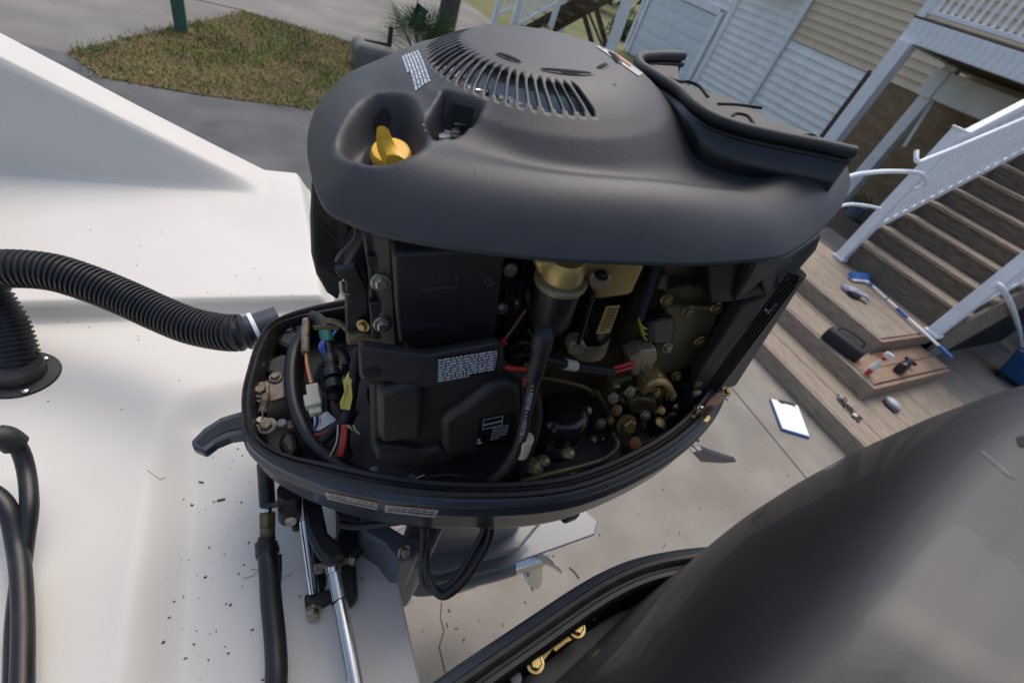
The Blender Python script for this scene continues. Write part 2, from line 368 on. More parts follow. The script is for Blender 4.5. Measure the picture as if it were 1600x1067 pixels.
while z < 5.2:
    plank(ds - 0.02, -4.0, z, M_beige, 0.165); z += 0.165
MB().box(np.array([XW + 0.22, (bk - 4) / 2, zsplit / 2]) - hoff, (0.44, abs(bk + 4), zsplit)).build('brickwork', M_brick, house, smooth=0)
MB().box(np.array([XW + 0.2, (yc - 4) / 2 + 0.02, 3.2]) - hoff, (0.3, yc + 3.9, 6.4)).build('wall_core', M_side, house, smooth=0)
# trim boards
def trim(y, wd, z0, z1, name='trim_board', x=XW - 0.03, th=0.05, m=None):
    return MB().box(np.array([x, y, (z0 + z1) / 2]) - hoff, (th, wd, z1 - z0)).build(name, m or M_vinyl, house, smooth=0, bevel=0.006)
trim((c0 + c1) / 2, 0.16, 0, 5.0, 'corner_board', th=0.07)
trim(yc, 0.12, 0, 5.0, 'corner_board', th=0.07)
trim(d0 + 0.09, 0.14, 0, dtop + 0.12); trim(d1 - 0.11, 0.20, 0, dtop + 0.12)
MB().box(np.array([XW - 0.03, (d0 + d1) / 2, dtop + 0.1]) - hoff, (0.06, abs(d1 - d0) + 0.1, 0.16)).build('door_header', M_vinyl, house, smooth=0, bevel=0.006)
MB().box(np.array([XW - 0.02, bk + 0.03, 1.1]) - hoff, (0.05, 0.07, 2.2)).build('dark_edge_strip', mat('dark_trim', (0.07, 0.065, 0.06), 0.7), house, smooth=0)
# zip-tie teeth of the siding starter beside the door: small dentil blocks
bl = MB()
# garage door
gd_ = MB().box(np.array([XW + 0.02, (d0 + d1) / 2, dtop / 2]) - hoff, (0.03, abs(d1 - d0), dtop)).build('garage_door', M_door, house, smooth=0)
rows = 5; rh = dtop / rows
wdp = abs(d1 - d0) / 2
proto = None
for r in range(rows):
    for c in range(2):
        yy = min(d0, d1) + wdp * (c + 0.5); zz = rh * (r + 0.5)
        cen = np.array([XW + 0.004, yy, zz]) - hoff
        if proto is None:
            proto = MB().box((0, 0, 0), (0.016, wdp - 0.16, rh - 0.12)).build('door_panel', M_door, gd_, smooth=0, bevel=0.010); proto.location = tuple(float(q) for q in cen)
        else: inst(proto, gd_, cen)
# downspout and its elbow
mb = MB(); mb.box(np.array([XW - 0.09, ds, 2.6]) - hoff, (0.07, 0.10, 5.2)); mb.build('downspout', M_vinyl, house, smooth=0, bevel=0.012)
for zz in (1.35, 2.62):
    MB().box(np.array([XW - 0.085, ds, zz]) - hoff, (0.085, 0.15, 0.04)).build('pipe_strap', M_vinyl, house, smooth=0, bevel=0.004)
# corrugated awning above
aw = MB(); aw0 = yz(1195, 2)[0]; aw1 = yz(1240, 24)[0]; zt = yz(1240, 24)[1]
n_ = 40; r0 = []; r1 = []
for i in range(n_ + 1):
    y = aw0 + 0.6 + (aw1 - aw0 - 0.6) * i / n_; q = 0.02 * math.sin(i * math.pi / 1.0 + 0.0) if i % 2 else 0.02
    r0.append(np.array([XW - 0.02, y, zt + 0.75 + q]) - hoff); r1.append(np.array([XW - 0.55, y, zt + 0.42 + q]) - hoff)
aw.loft([r0, r1], closed=False, cap=False); aw.build('corrugated_awning', M_vinyl, house, smooth=0, solid=0.004)
# ------------------------------------------------------------------ deck over the brick wall
XD = 9.6
fb0 = gx(1405, 62, XD); ft0 = gx(1428, 28, XD); fb1 = gx(1600, 124, XD); ft1 = gx(1600, 72, XD)
print('deck', fb0, ft0, fb1, ft1)
ZB, ZT = fb0[2], ft0[2]; YD = fb0[1]
deck = empty('deck', (XD, YD, 0), 'white railed upper deck on square posts in front of the beige house wall', 'deck'); doff = np.array([XD, YD, 0.0])
def dbox(name, c, d, m=M_vinyl, par=None, bevel=0.006): return MB().box(np.array(c) - doff, d).build(name, m, par or deck, smooth=0, bevel=bevel)
fas = dbox('fascia', (XD, YD - 5, (ZB + ZT) / 2), (0.06, 10, ZT - ZB))
p0 = None
for i in range(48):
    c = np.array([XD - 0.034, YD - 0.06 - i * 0.125, (ZB + ZT) / 2]) - doff
    if p0 is None: p0 = MB().box((0, 0, 0), (0.008, 0.112, ZT - ZB - 0.02)).build('bead_board', M_vinyl, fas, smooth=0, bevel=0.003); p0.location = tuple(c)
    else: inst(p0, fas, c)
dbox('fascia_side', (XD + 1.44, YD, (ZB + ZT) / 2), (2.81, 0.06, ZT - ZB - 0.004))
dbox('deck_boards', (XD + 1.45, YD - 5, ZT + 0.02), (2.95, 10.05, 0.035), M_woodd)
for i in range(9): dbox('joist', (XD + 0.3 + i * 0.3, YD - 5, ZB + 0.13), (0.045, 9.9, 0.2), M_woodd)
dbox('bottom_rail', (XD + 0.02, YD - 5, ZT + 0.12), (0.09, 10, 0.06)); dbox('top_rail', (XD + 0.02, YD - 5, ZT + 1.0), (0.1, 10, 0.06))
b0 = None
for i in range(34):
    c = np.array([XD + 0.02, YD - 0.20 - i * 0.125, ZT + 0.555]) - doff
    if b0 is None: b0 = MB().box((0, 0, 0), (0.04, 0.04, 0.81)).build('baluster', M_vinyl, deck, smooth=0); b0.location = tuple(c)
    else: inst(b0, deck, c)
dbox('rail_post', (XD + 0.02, YD - 0.07, ZT + 0.58), (0.13, 0.13, 1.1))
pw = 0.24
dbox('post', (XD + 0.02, YD - 0.15, ZB / 2), (pw, pw, ZB - 0.004))
# second row of posts carrying a boxed beam
X2 = 11.2
pt = gx(1478, 118, X2)
dbox('post', (X2, pt[1] - 0.02, ZB / 2), (0.22, 0.22, ZB - 0.01))
bt = gx(1500, 118, X2); bb = gx(1480, 160, X2)
dbox('boxed_beam', (X2 - 0.08, pt[1] - 4.2, bb[2] + 0.17), (0.36, 8.0, 0.42), M_side)
dbox('post_bracket', (X2 - 0.03, pt[1] + 0.02, bb[2] + 0.16), (0.26, 0.26, 0.44))
# diagonal brace and low wall under the deck
pb = gx(1455, 245, X2)
mb = MB(); mb.bar(np.array([X2, pt[1] - 0.3, 1.35]) - doff, np.array([X2, pt[1] - 0.12, 2.2]) - doff, 0.06, 0.06); mb.build('brace', M_vinyl, deck, smooth=0)
# ------------------------------------------------------------------ box steps of planks
ZS = (0.154, 0.309, 0.463)
k = 1.0
def step_box(x0, x1, y0, y1, zt, zb, label, side_mat=M_wood2, planks=4, side_len=None):
    """a low box of boards: top planks along Y with a picture-frame edge, a front board and an end board"""
    root = empty('box_step', ((x0 + x1) / 2, (y0 + y1) / 2, zb), label, 'step', 'stacked wooden box steps'); o = np.array([(x0 + x1) / 2, (y0 + y1) / 2, zb])
    t = 0.034; ylo, yhi = y0, y1; n = planks; fw = 0.09
    # front board, end board
    MB().box(np.array([x0 + t / 2, (ylo + yhi) / 2, (zt + zb) / 2 - 0.001]) - o, (t, yhi - ylo, zt - zb - 0.002)).build('front_board', M_wood, root, smooth=0, bevel=0.004)
    MB().box(np.array([(x0 + x1) / 2 + t / 2, ylo + t / 2, (zt + zb) / 2 - 0.004]) - o, (x1 - x0 - t - 0.004, t, zt - zb - 0.012)).build('end_board', side_mat, root, smooth=0, bevel=0.004)
    MB().box(np.array([(x0 + x1) / 2 + t / 2, yhi - t / 2, (zt + zb) / 2 - 0.004]) - o, (x1 - x0 - t - 0.004, t, zt - zb - 0.012)).build('end_board', side_mat, root, smooth=0, bevel=0.004)
    wd = (x1 - x0 - t) / n
    for i in range(n):
        xa = x0 + t + wd * i + 0.002
        MB().box(np.array([xa + wd / 2 - 0.002, (ylo + yhi) / 2 + t / 2 + 0.002, zt - t / 2 + RNG.uniform(-0.002, 0.002)]) - o, (wd - 0.006, yhi - ylo - t * 1.3, t)).build('plank', M_wood, root, smooth=0, bevel=0.003)
    return root
sx1 = 3.96; sx2 = 4.48; sx3 = 4.98
e2 = gz(1365, 608, ZS[1]); e3 = gz(1379, 534, ZS[2]); e2b = gz(1497, 587, ZS[1])
print('step corners', e2, e3, e2b, gz(1194, 540, ZS[0]), gz(1330, 676, ZS[0]), gz(1487, 531, ZS[2]))
b1 = step_box(sx1, 6.0, 0.25, 3.2, ZS[0], 0.0, 'lowest and widest grey wooden box step lying on the concrete', planks=8)
b2 = step_box(sx2, 6.05, e2[1], 3.1, ZS[1], ZS[0], 'middle wooden box step with a reddish end, holding the black bag and spray bottles', M_red, planks=8)
b3 = step_box(sx3, 6.30, e3[1], 3.0, ZS[2], ZS[1], 'topmost pale wooden box step with a blue brush and pole on it', M_red, planks=6)
def cross_boards(root, o, x0, x1, y0, y1, zt, n, m):
    wd_ = (y1 - y0) / n
    for i in range(n): MB().box(np.array([(x0 + x1) / 2, y0 + wd_ * (i + .5), zt - .010 + .004 * (i % 2)]) - o, (x1 - x0 - .01, wd_ - .006, .034)).build('cross_plank', m, root, smooth=0, bevel=.003)
cross_boards(b2, np.array(b2.location), sx2 + .05, 6.02, e2[1] + .04, e3[1] - .02, ZS[1], 2, M_red)
# ------------------------------------------------------------------ staircase
st = empty('staircase', (6.2, 1.8, 0), 'weathered grey wooden staircase climbing to the deck', 'stairs'); so = np.array([6.2, 1.8, 0.0])
SX, SZ, SR, SU = 6.21, 0.743, 0.277, 0.189
YA, YB = 2.52, 1.12
for i in range(11):
    zf = SZ + i * SU; xf = SX + i * SR; zl = ZS[2] if i == 0 else zf - SU
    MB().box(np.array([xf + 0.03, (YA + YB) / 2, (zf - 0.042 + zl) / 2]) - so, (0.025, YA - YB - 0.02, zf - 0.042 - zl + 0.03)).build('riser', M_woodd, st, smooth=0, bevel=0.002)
    for j in range(2):
        MB().box(np.array([xf - 0.005 + 0.071 + j * 0.146, (YA + YB) / 2, zf - 0.019]) - so, (0.141, YA - YB - 0.012, 0.036)).build('tread', M_wood, st, smooth=0, bevel=0.005)
for y in (YA + 0.005, YB - 0.005):
    q = [(SX + 0.02, ZS[2] - 0.3), (SX + 0.02, SZ - 0.05), (SX + 0.02 + SR * 10.5, SZ - 0.05 + SU * 10.5), (SX + 0.02 + SR * 10.5, SZ + SU * 10.5 - 0.42), (SX + 0.4, ZS[2] - 0.4)]
    MB().prism([np.array([p[0], y - 0.02, p[1]]) - so for p in q], (0, 0.04, 0)).build('stringer', M_wood2, st, smooth=0, bevel=0.004)
MB().prism([np.array(p) - so for p in [(SX + 0.1, YA - 0.1, 0.02), (SX + 0.1, YA - 0.1, SZ - 0.3), (SX + 3.1, YA - 0.1, SZ + 1.7), (SX + 3.1, YA - 0.1, 0.02)]], (0, -0.03, 0)).build('shade_sheet', mat('dark_void', (0.012, 0.013, 0.012), 0.9), st, smooth=0)  # dark sheet standing in for the shadow under the stairs
MB().prism([np.array(p) - so for p in [(SX + 0.25, YB + 0.1, 0.02), (SX + 0.25, YB + 0.1, SZ - 0.3), (SX + 3.1, YB + 0.1, SZ + 1.7), (SX + 3.1, YB + 0.1, 0.02)]], (0, -0.03, 0)).build('shade_sheet', MATS['dark_void'], st, smooth=0)  # second dark sheet for the stair shadow, near side
# railings: newel, sloping rails, pickets, tubular handrail
SL = SU / SR
def railing(y, xn, zn, ztop, label, inner, hand):
    r = empty('stair_railing', (xn, y, zn), label, 'railing', 'white vinyl railings of the front stairs'); o = np.array([xn, y, zn])
    MB().box(np.array([xn, y, (zn + ztop) / 2]) - o, (0.115, 0.115, ztop - zn)).build('newel', M_vinyl, r, smooth=0, bevel=0.006)
    nc = MB().box(np.array([xn, y, ztop + 0.012]) - o, (0.135, 0.135, 0.024)).build('newel_cap', M_vinyl, r, smooth=0, bevel=0.008)
    MB().box(np.array([xn, y, zn + 0.02]) - o, (0.15, 0.15, 0.04)).build('newel_foot', M_vinyl, r, smooth=0, bevel=0.012)
    L = 3.0
    za = ztop - 0.10
    MB().bar(np.array([xn + 0.05, y, za]) - o, np.array([xn + L, y, za + L * SL]) - o, 0.075, 0.09).build('top_rail', M_vinyl, r, smooth=0, bevel=0.01)
    zb = SZ + 0.16 + (xn - SX) * SL
    MB().bar(np.array([xn + 0.05, y, zb]) - o, np.array([xn + L, y, zb + L * SL]) - o, 0.05, 0.08).build('bottom_rail', M_vinyl, r, smooth=0, bevel=0.008)
    pk = None
    for i in range(28):
        x = xn + 0.13 + i * 0.1
        hgt = za - zb - 0.04
        c = np.array([x, y, (za + zb) / 2 + (x - xn) * SL]) - o
        if pk is None: pk = MB().box((0, 0, 0), (0.042, 0.035, hgt)).build('picket', M_vinyl, r, smooth=0); pk.location = tuple(c)
        else: inst(pk, r, c)
    # bowed tube handrail
    return r, o
nA = gz(1310, 405, ZS[2]); nB = gz(1452, 523, ZS[2])
tA = gx(1490, 200, nA[0])
print('newels', nA, nB, tA)
rl, ro = railing(nA[1] + 0.0, nA[0] + 0.02, ZS[2], tA[2] + 0.0, 'white vinyl railing with close pickets on the far side of the stairs', 1, 1)
rr, rro = railing(nB[1], nB[0] + 0.05, ZS[2], tA[2] - 0.02, 'white vinyl railing on the near side of the stairs, seen end on', 1, 1)
def tubepath(name, pts, par, o, r=0.021): return MB().tube([p - o for p in cr(pts, 7)], r, 10).build(name, M_vinyl, par, smooth=60)
yA = nA[1] - 0.13
xA = nA[0]
h1 = gy(1438, 252, yA); h2 = gy(1600, 186, yA)
tubepath('tube_handrail', [gy(1432, 236, yA + 0.09), h1 + np.array([-0.04, 0.0, -0.01]), gy(1455, 246, yA), gy(1500, 228, yA), h2, h2 + (h2 - gy(1500, 228, yA)) * 2], rl, ro)
tubepath('tube_handrail', [gy(1427, 295, yA + 0.02), gy(1446, 290, yA), gy(1440, 272, yA), gy(1400, 268, yA), gy(1360, 270, yA), gy(1325, 277, yA), gy(1290, 300, yA), gy(1240, 360, yA)], rl, ro)
tubepath('tube_handrail', [gy(1375, 326, yA), gy(1350, 321, yA), gy(1322, 320, yA), gy(1290, 330, yA)], rl, ro, 0.016)
yB = nB[1] - 0.12
tubepath('tube_handrail', [gy(1553, 443, yB), gy(1566, 452, yB), gy(1582, 482, yB), gy(1592, 515, yB), gy(1596, 540, yB), gy(1597, 560, yB)], rr, rro, 0.026)
pbt = gy(1598, 556, yB); pbg = gz(1500, 625, 0.0)
MB().bar(pbt - rro, np.array([pbt[0], pbt[1], 0.0]) - rro, 0.085, 0.085).build('post', M_vinyl, rr, smooth=0, bevel=0.006)
# ------------------------------------------------------------------ outboard motor
M_cowl = mat('graphite_plastic', (0.028, 0.030, 0.034), 0.48, var=0.14, scale=9, bump=0.16, bscale=900, speck=(0.075, 0.073, 0.070), sscale=420, sthr=(0.67, 0.74), blot=(0.040, 0.040, 0.041), blscale=14)
M_pan = mat('grey_blue_paint', (0.034, 0.041, 0.054), 0.36, var=0.15, scale=8, coat=0.2)
M_panin = mat('pan_inside', (0.016, 0.018, 0.022), 0.5, var=0.4, scale=12, bump=0.1)
M_eng = mat('engine_black', (0.014, 0.014, 0.014), 0.45, var=0.4, scale=20, bump=0.2, bscale=200)
M_cover = mat('moulded_cover', (0.024, 0.0235, 0.023), 0.5, var=0.15, scale=14, bump=0.16, bscale=800)
M_oily = mat('oily_metal', (0.085, 0.072, 0.046), 0.38, 0.3, col2=(0.18, 0.135, 0.055), scale=12, bump=0.15, bscale=120)
M_gold = mat('gold_alloy', (0.60, 0.43, 0.16), 0.40, 0.45, col2=(0.40, 0.25, 0.07), scale=14, bump=0.12, bscale=200, thr=(0.45, 0.7))
M_tan = mat('tan_alloy', (0.44, 0.37, 0.25), 0.42, 0.5, col2=(0.32, 0.25, 0.15), scale=18, bump=0.1, bscale=300)
M_zinc = mat('zinc_bolt', (0.50, 0.48, 0.40), 0.32, 0.9, col2=(0.35, 0.30, 0.18), scale=60)
M_brass = mat('yellow_zinc', (0.45, 0.36, 0.16), 0.38, 0.85, col2=(0.25, 0.16, 0.06), scale=60)
M_steel = mat('stainless', (0.58, 0.58, 0.56), 0.22, 1.0, var=0.08, scale=20)
M_chrome = mat('polished_rod', (0.75, 0.75, 0.75), 0.07, 1.0)
M_alu = mat('dull_aluminium', (0.66, 0.67, 0.67), 0.5, 0.1, var=0.25, scale=40, bump=0.2, bscale=200)
M_rust = mat('rust', (0.20, 0.075, 0.03), 0.85, col2=(0.30, 0.14, 0.05), scale=60)
M_corr = mat('corroded_steel', (0.16, 0.11, 0.075), 0.65, 0.4, col2=(0.34, 0.29, 0.22), scale=70)
M_yel = mat('yellow_plastic', (0.78, 0.44, 0.03), 0.42, var=0.06, scale=12, bump=0.05, bscale=300)
M_ytag = mat('yellow_tag', (0.62, 0.50, 0.08), 0.6, var=0.1, scale=30)
M_red_ = mat('red_wire', (0.55, 0.03, 0.025), 0.4); M_yg = mat('yellow_green_wire', (0.42, 0.46, 0.05), 0.45)
M_brn = mat('copper_wire', (0.24, 0.105, 0.055), 0.45); M_wht = mat('white_tape', (0.62, 0.58, 0.44), 0.6)
M_blu = mat('blue_wire', (0.03, 0.10, 0.42), 0.45); M_teal = mat('teal_tape', (0.02, 0.16, 0.13), 0.5)
M_conn = mat('cream_connector', (0.52, 0.49, 0.38), 0.4, var=0.1, scale=40)
M_print = mat('white_print', (0.50, 0.54, 0.60), 0.6); M_deca = mat('decal_silver', (0.42, 0.40, 0.37), 0.5, var=0.12, scale=60); M_deco = mat('decal_orange', (0.45, 0.16, 0.05), 0.5)
M_lower = mat('lower_unit_grey', (0.105, 0.118, 0.135), 0.32, var=0.12, scale=6, coat=0.3)
M_hoseb = mat('hose_black', (0.013, 0.0135, 0.015), 0.42, var=0.3, scale=30)
M_dust = mat('dusty_plastic', (0.095, 0.088, 0.080), 0.8, col2=(0.14, 0.13, 0.118), scale=10, bump=0.1, bscale=300)

# ---- outlines in the engine's plan
_o = [(-.050, .04), (-.052, 0), (-.049, -.045), (-.037, -.103), (-.019, -.127), (.010, -.147), (.06, -.167), (.138, -.187), (.223, -.199), (.287, -.204), (.346, -.202), (.39, -.195), (.453, -.165), (.523, -.123), (.579, -.08), (.62, -.04), (.636, 0)]
COVER_OUT = _o + [(x, -y) for x, y in _o[-2:1:-1]]
_p = [(-.212, 0), (-.207, -.045), (-.196, -.085), (-.165, -.122), (-.12, -.155), (-.05, -.193), (.065, -.231), (.195, -.253), (.295, -.249), (.419, -.219), (.517, -.176), (.589, -.127), (.628, -.08), (.648, -.035), (.655, 0)]
PAN_OUT = _p + [(x, -y) for x, y in _p[-2:5:-1]] + [(-.070, .203), (-.145, .176), (-.186, .145), (-.203, .098), (-.209, .05)]
def dense(P, n):
    q = np.array(cr([(*p, 0) for p in P], 12, True))[:, :2]
    d = np.r_[0, np.cumsum(np.hypot(*(np.roll(q, -1, 0) - q).T))]
    s = np.linspace(0, d[-1], n, endpoint=False); qq = np.vstack([q, q[:1]])
    return np.stack([np.interp(s, d, qq[:, 0]), np.interp(s, d, qq[:, 1])], 1)
def inset(P, t):
    T = np.roll(P, -1, 0) - np.roll(P, 1, 0); T /= np.hypot(*T.T)[:, None]; Nn = np.stack([-T[:, 1], T[:, 0]], 1)
    c = P.mean(0); sg = np.sign(((c - P) * Nn).sum(1).mean()); return P + Nn * sg * t
def polydist(P, x, y):
    d = np.full(x.shape, 1e9)
    for a, b in zip(P, np.roll(P, -1, 0)):
        ab = b - a; t = np.clip(((x - a[0]) * ab[0] + (y - a[1]) * ab[1]) / (ab @ ab), 0, 1)
        d = np.minimum(d, np.hypot(x - a[0] - ab[0] * t, y - a[1] - ab[1] * t))
    return d
def polyin(P, x, y):
    c = np.zeros(x.shape, bool)
    for a, b in zip(P, np.roll(P, -1, 0)):
        m = ((a[1] > y) != (b[1] > y)); xi = (b[0] - a[0]) * (y - a[1]) / (b[1] - a[1] + 1e-12) + a[0]; c ^= m & (x < xi)
    return c
DC = np.array([0.200, 0.060]); ZC = 0.375
SLOT_A0, SLOT_A1, NSL = 138.0, 271.0, 26
def smax(a, b, k): h = np.clip(0.5 + 0.5 * (a - b) / k, 0, 1); return b + (a - b) * h + k * h * (1 - h)
def cover_height(x, y, s):
    q = np.clip(s / 0.066, 0, 1)
    hb = 0.046 - 0.014 * sst(0.24, 0.40, x)
    band = ZC + hb * (1 - (1 - q) ** 2.35) - 0.012 * sst(0.055, 0.09, s) * sst(0.05, 0.2, x)
    r = np.hypot(x - DC[0], y - DC[1])
    dome = np.interp(r, [0, .05, .088, .100, .115, .130, .150, .165, .19, .215, .25, .30, .42], [.467, .466, .4625, .4595, .4535, .4455, .4335, .421, .400, .382, .36, .33, .27])
    front = sst(0.14, -0.02, x)
    dome = dome + front * 0.018 * sst(0.12, 0.17, r)
    return smax(band, dome, 0.011 + 0.021 * front)
def on_cover(px_, py_):
    zs = np.linspace(.50, .372, 129); P = np.array([en(px_, py_, z=q) for q in zs]); out = dense(COVER_OUT, 260)
    s = np.where(polyin(out, P[:, 0], P[:, 1]), polydist(out, P[:, 0], P[:, 1]), 0); h = cover_height(P[:, 0], P[:, 1], s)
    k = np.argmax(h >= zs) if (h >= zs).any() else len(zs) - 1
    return P[k]
px_en = lambda L: np.array([on_cover(a, b)[:2] for a, b in L])
REC1 = dense(px_en([(528, 250), (518, 225), (545, 178), (570, 155), (600, 148), (640, 156), (660, 185), (672, 215), (660, 238), (618, 258), (565, 263)]), 60)
REC2 = px_en([(660, 194), (692, 144), (757, 165), (746, 194), (714, 217), (676, 222)])
def make_cover(root, slots=True, recess=True):
    N = 432; out = dense(COVER_OUT, 800)
    ang = np.arctan2(out[:, 1] - DC[1], out[:, 0] - DC[0]); rad = np.hypot(out[:, 0] - DC[0], out[:, 1] - DC[1]); o = np.argsort(ang)
    th = np.linspace(-math.pi, math.pi, N, endpoint=False)
    R = np.interp(th, np.r_[ang[o] - 2 * math.pi, ang[o], ang[o] + 2 * math.pi], np.tile(rad[o], 3))
    lv = [0.004, 0.03, 0.06, 0.085, 0.0935, 0.097, 0.104, 0.111, 0.119, 0.126, 0.1300, 0.1335]
    nl = len(lv); nu = 66
    rr = np.zeros((nl + nu, N)); tt = np.tile(th, (nl + nu, 1))
    for i, v in enumerate(lv): rr[i] = v
    for j in range(nu):
        u = (j + 1) / nu; u = 1 - (1 - u) ** 1.35; rr[nl + j] = lv[-1] + (R - lv[-1]) * u
    tw = sst(0.085, 0.14, rr) * 0.12; tw = tw * (1 - sst(0.15, 0.22, rr)); tt = tt + tw
    X = DC[0] + rr * np.cos(tt); Y = DC[1] + rr * np.sin(tt)
    X[-1] = DC[0] + R * np.cos(th); Y[-1] = DC[1] + R * np.sin(th)
    S = polydist(dense(COVER_OUT, 260), X.ravel(), Y.ravel()).reshape(X.shape)
    Z = cover_height(X, Y, S)
    if recess:
        for P, fl, wsm in ((REC1, 0.388, 0.020), (REC2, 0.392, 0.012)):
            sd_ = polydist(P, X.ravel(), Y.ravel()).reshape(X.shape); ins = polyin(P, X, Y)
            wgt = np.where(ins, sst(0.0, wsm, sd_), 0.0); Z = np.where(fl < Z, Z + (fl - Z) * wgt, Z)
            lip = np.where(ins, 0, np.exp(-sd_ / 0.005)) * 0.0012; Z = Z + lip
    nr = nl + nu; V = np.stack([X, Y, Z], -1).reshape(-1, 3).tolist(); Fc = []
    deg = np.degrees(th) % 360; step = (SLOT_A1 - SLOT_A0) / NSL
    cells = [(a - SLOT_A0) / step for a in deg]
    isl = [0 <= c < NSL and (c % 1) < 0.72 for c in cells]
    for i in range(nr - 1):
        for j in range(N):
            if slots and 4 <= i < 10 and isl[j]:
                if i in (4, 9):                 # rounded slot ends: keep the outermost cells
                    fr = cells[j] % 1
                    if fr < 0.12 or fr > 0.58: pass
                    else: continue
                else: continue
            k = (j + 1) % N; Fc.append((i * N + j, i * N + k, (i + 1) * N + k, (i + 1) * N + j))
    V.append((DC[0], DC[1], 0.467)); c = len(V) - 1
    Fc += [(c, (j + 1) % N, j) for j in range(N)]
    m = MB().add(V, Fc)
    # rolled lower lip
    last = (nr - 1) * N; base = len(m.v); P0 = np.array(m.v[last:last + N]); ctr = np.array([0.25, 0, 0])
    for (t, dz) in ((0.0, -0.0035), (0.003, -0.005), (0.007, -0.004), (0.010, 0.001)):
        Q = inset(P0[:, :2], t); m.v += [(float(a), float(b), ZC + dz) for a, b in Q]
    for i in range(4):
        a0 = last if i == 0 else base + (i - 1) * N; b0 = base + i * N
        m.f += [(a0 + j, a0 + (j + 1) % N, b0 + (j + 1) % N, b0 + j) for j in range(N)]
    ob = m.build('engine_cover', M_cowl, root, smooth=50, solid=0.0035)
    return ob
def rim(P, t):
    f_ = 0.50 + 0.50 * sst(-.20, -.06, P[:, 0]); c0_ = inset(P, t); return P + (c0_ - P) * f_[:, None]
def make_pan(root, full=True):
    P = dense(PAN_OUT, 160); m = MB(); rings = []
    for t, zz in ((0.055, -0.165), (0.032, -0.145), (0.014, -0.110), (0.006, -0.080), (0.004, -0.034), (0.0, -0.026), (0.002, -0.019), (0.004, -0.017), (0.005, -0.006), (0.011, -0.001), (0.014, 0.000)):
        Q = inset(P, t); rings.append([(a, b, zz) for a, b in Q])
    m.loft(rings, cap=False).build('lower_cowl', M_pan, root, smooth=40)
    m = MB(); rings = []
    for t, zz in ((0.013, 0.000), (0.015, 0.004), (0.020, 0.0055), (0.024, 0.003), (0.026, -0.002), (0.029, -0.0025), (0.031, 0.001), (0.036, 0.002), (0.039, -0.002), (0.041, -0.012), (0.043, -0.06), (0.05, -0.072)):
        Q = rim(P, t); rings.append([(a, b, zz) for a, b in Q])
    m.loft(rings, cap=False).build('rubber_seal', M_rub, root, smooth=40)
    Q = rim(P, 0.045); MB().add([(a, b, -0.07) for a, b in Q], [tuple(range(len(Q)))]).build('pan_floor', M_panin, root, smooth=0)
_bolt = {}
def bolt_mesh(r, m):
    k_ = (round(r, 4), m.name)
    if k_ not in _bolt:
        b = MB(); b.lathe([(0.0, 0), (r * 1.55, 0), (r * 1.6, r * 0.18), (r * 1.45, r * 0.38), (r * 1.0, r * 0.4)], n=16)
        b.lathe([(r * 1.02, r * 0.35), (r * 1.02, r * 1.05), (r * 0.8, r * 1.2), (0.0001, r * 1.2)], n=6)
        me = b.build('bolt', m, None, smooth=30); _bolt[k_] = me.data; bpy.data.objects.remove(me)
    return _bolt[k_]
def bolt(parent, p, r=0.006, m=None, nrmv=(0, -1, 0.25), name='bolt'):
    o = bpy.data.objects.new(name, bolt_mesh(r, m or M_zinc)); ROOT.objects.link(o); o.parent = parent
    o.location = tuple(float(c) for c in p); o.rotation_euler = Vector(nrmv).to_track_quat('Z', 'Y').to_euler(); return o
ER = FE.T                                   # engine axes -> world
def engine_root(name, origin, yaw=0.0, label=None):
    r = empty(name, origin, label, 'outboard motor', 'pair of black outboard motors')
    c, s = math.cos(yaw), math.sin(yaw); Rz = np.array([[c, -s, 0], [s, c, 0], [0, 0, 1]]); Rm = ER @ Rz
    r.matrix_world = Matrix([[*map(float, Rm[i]), float(origin[i])] for i in range(3)] + [[0, 0, 0, 1]])
    return r
eng = engine_root('outboard_motor', e2w((0, 0, 0)), 0.0, 'dark grey outboard motor opened up, with a yellow oil cap and its engine parts showing')
cover = make_cover(eng)
make_pan(eng)
A = lambda px, py, **k: en(px, py, **k)
def slab(name, L, y, depth, m, parent=eng, bevel=0.003, ys=None, dvec=None):
    """a block whose near face has the given outline on the plane(s) y, and that goes back by depth"""
    pts = [en(p[0], p[1], y=(ys[i] if ys else y)) for i, p in enumerate(L)]
    return MB().prism(pts, dvec if dvec is not None else (0, depth, 0)).build(name, m, parent, smooth=0 if not bevel else 30, bevel=bevel)
def wire(name, L, r, m, parent=eng, k=7, n=8, rings=0):
    """L: (px, py, y) points run through by a cable"""
    P = cr([en(a, b, y=c) for a, b, c in L], k); return MB().tube(P, r, n).build(name, m, parent, smooth=60)
def corrug(name, P, r, m, parent, pitch, amp=0.10, n=20):
    P = np.array(P); d = np.r_[0, np.cumsum(np.linalg.norm(np.diff(P, axis=0), axis=1))]; cnt = int(d[-1] / pitch) ; ss = []; rs = []
    for i in range(cnt):
        for f, q in ((0.0, 1.0), (0.42, 1.0), (0.55, 1 - amp), (0.86, 1 - amp)): ss.append((i + f) * pitch); rs.append(r * q)
    ss = np.array(ss); Q = np.stack([np.interp(ss, d, P[:, c]) for c in range(3)], 1)
    return MB().tube(Q, rs, n).build(name, m, parent, smooth=25)
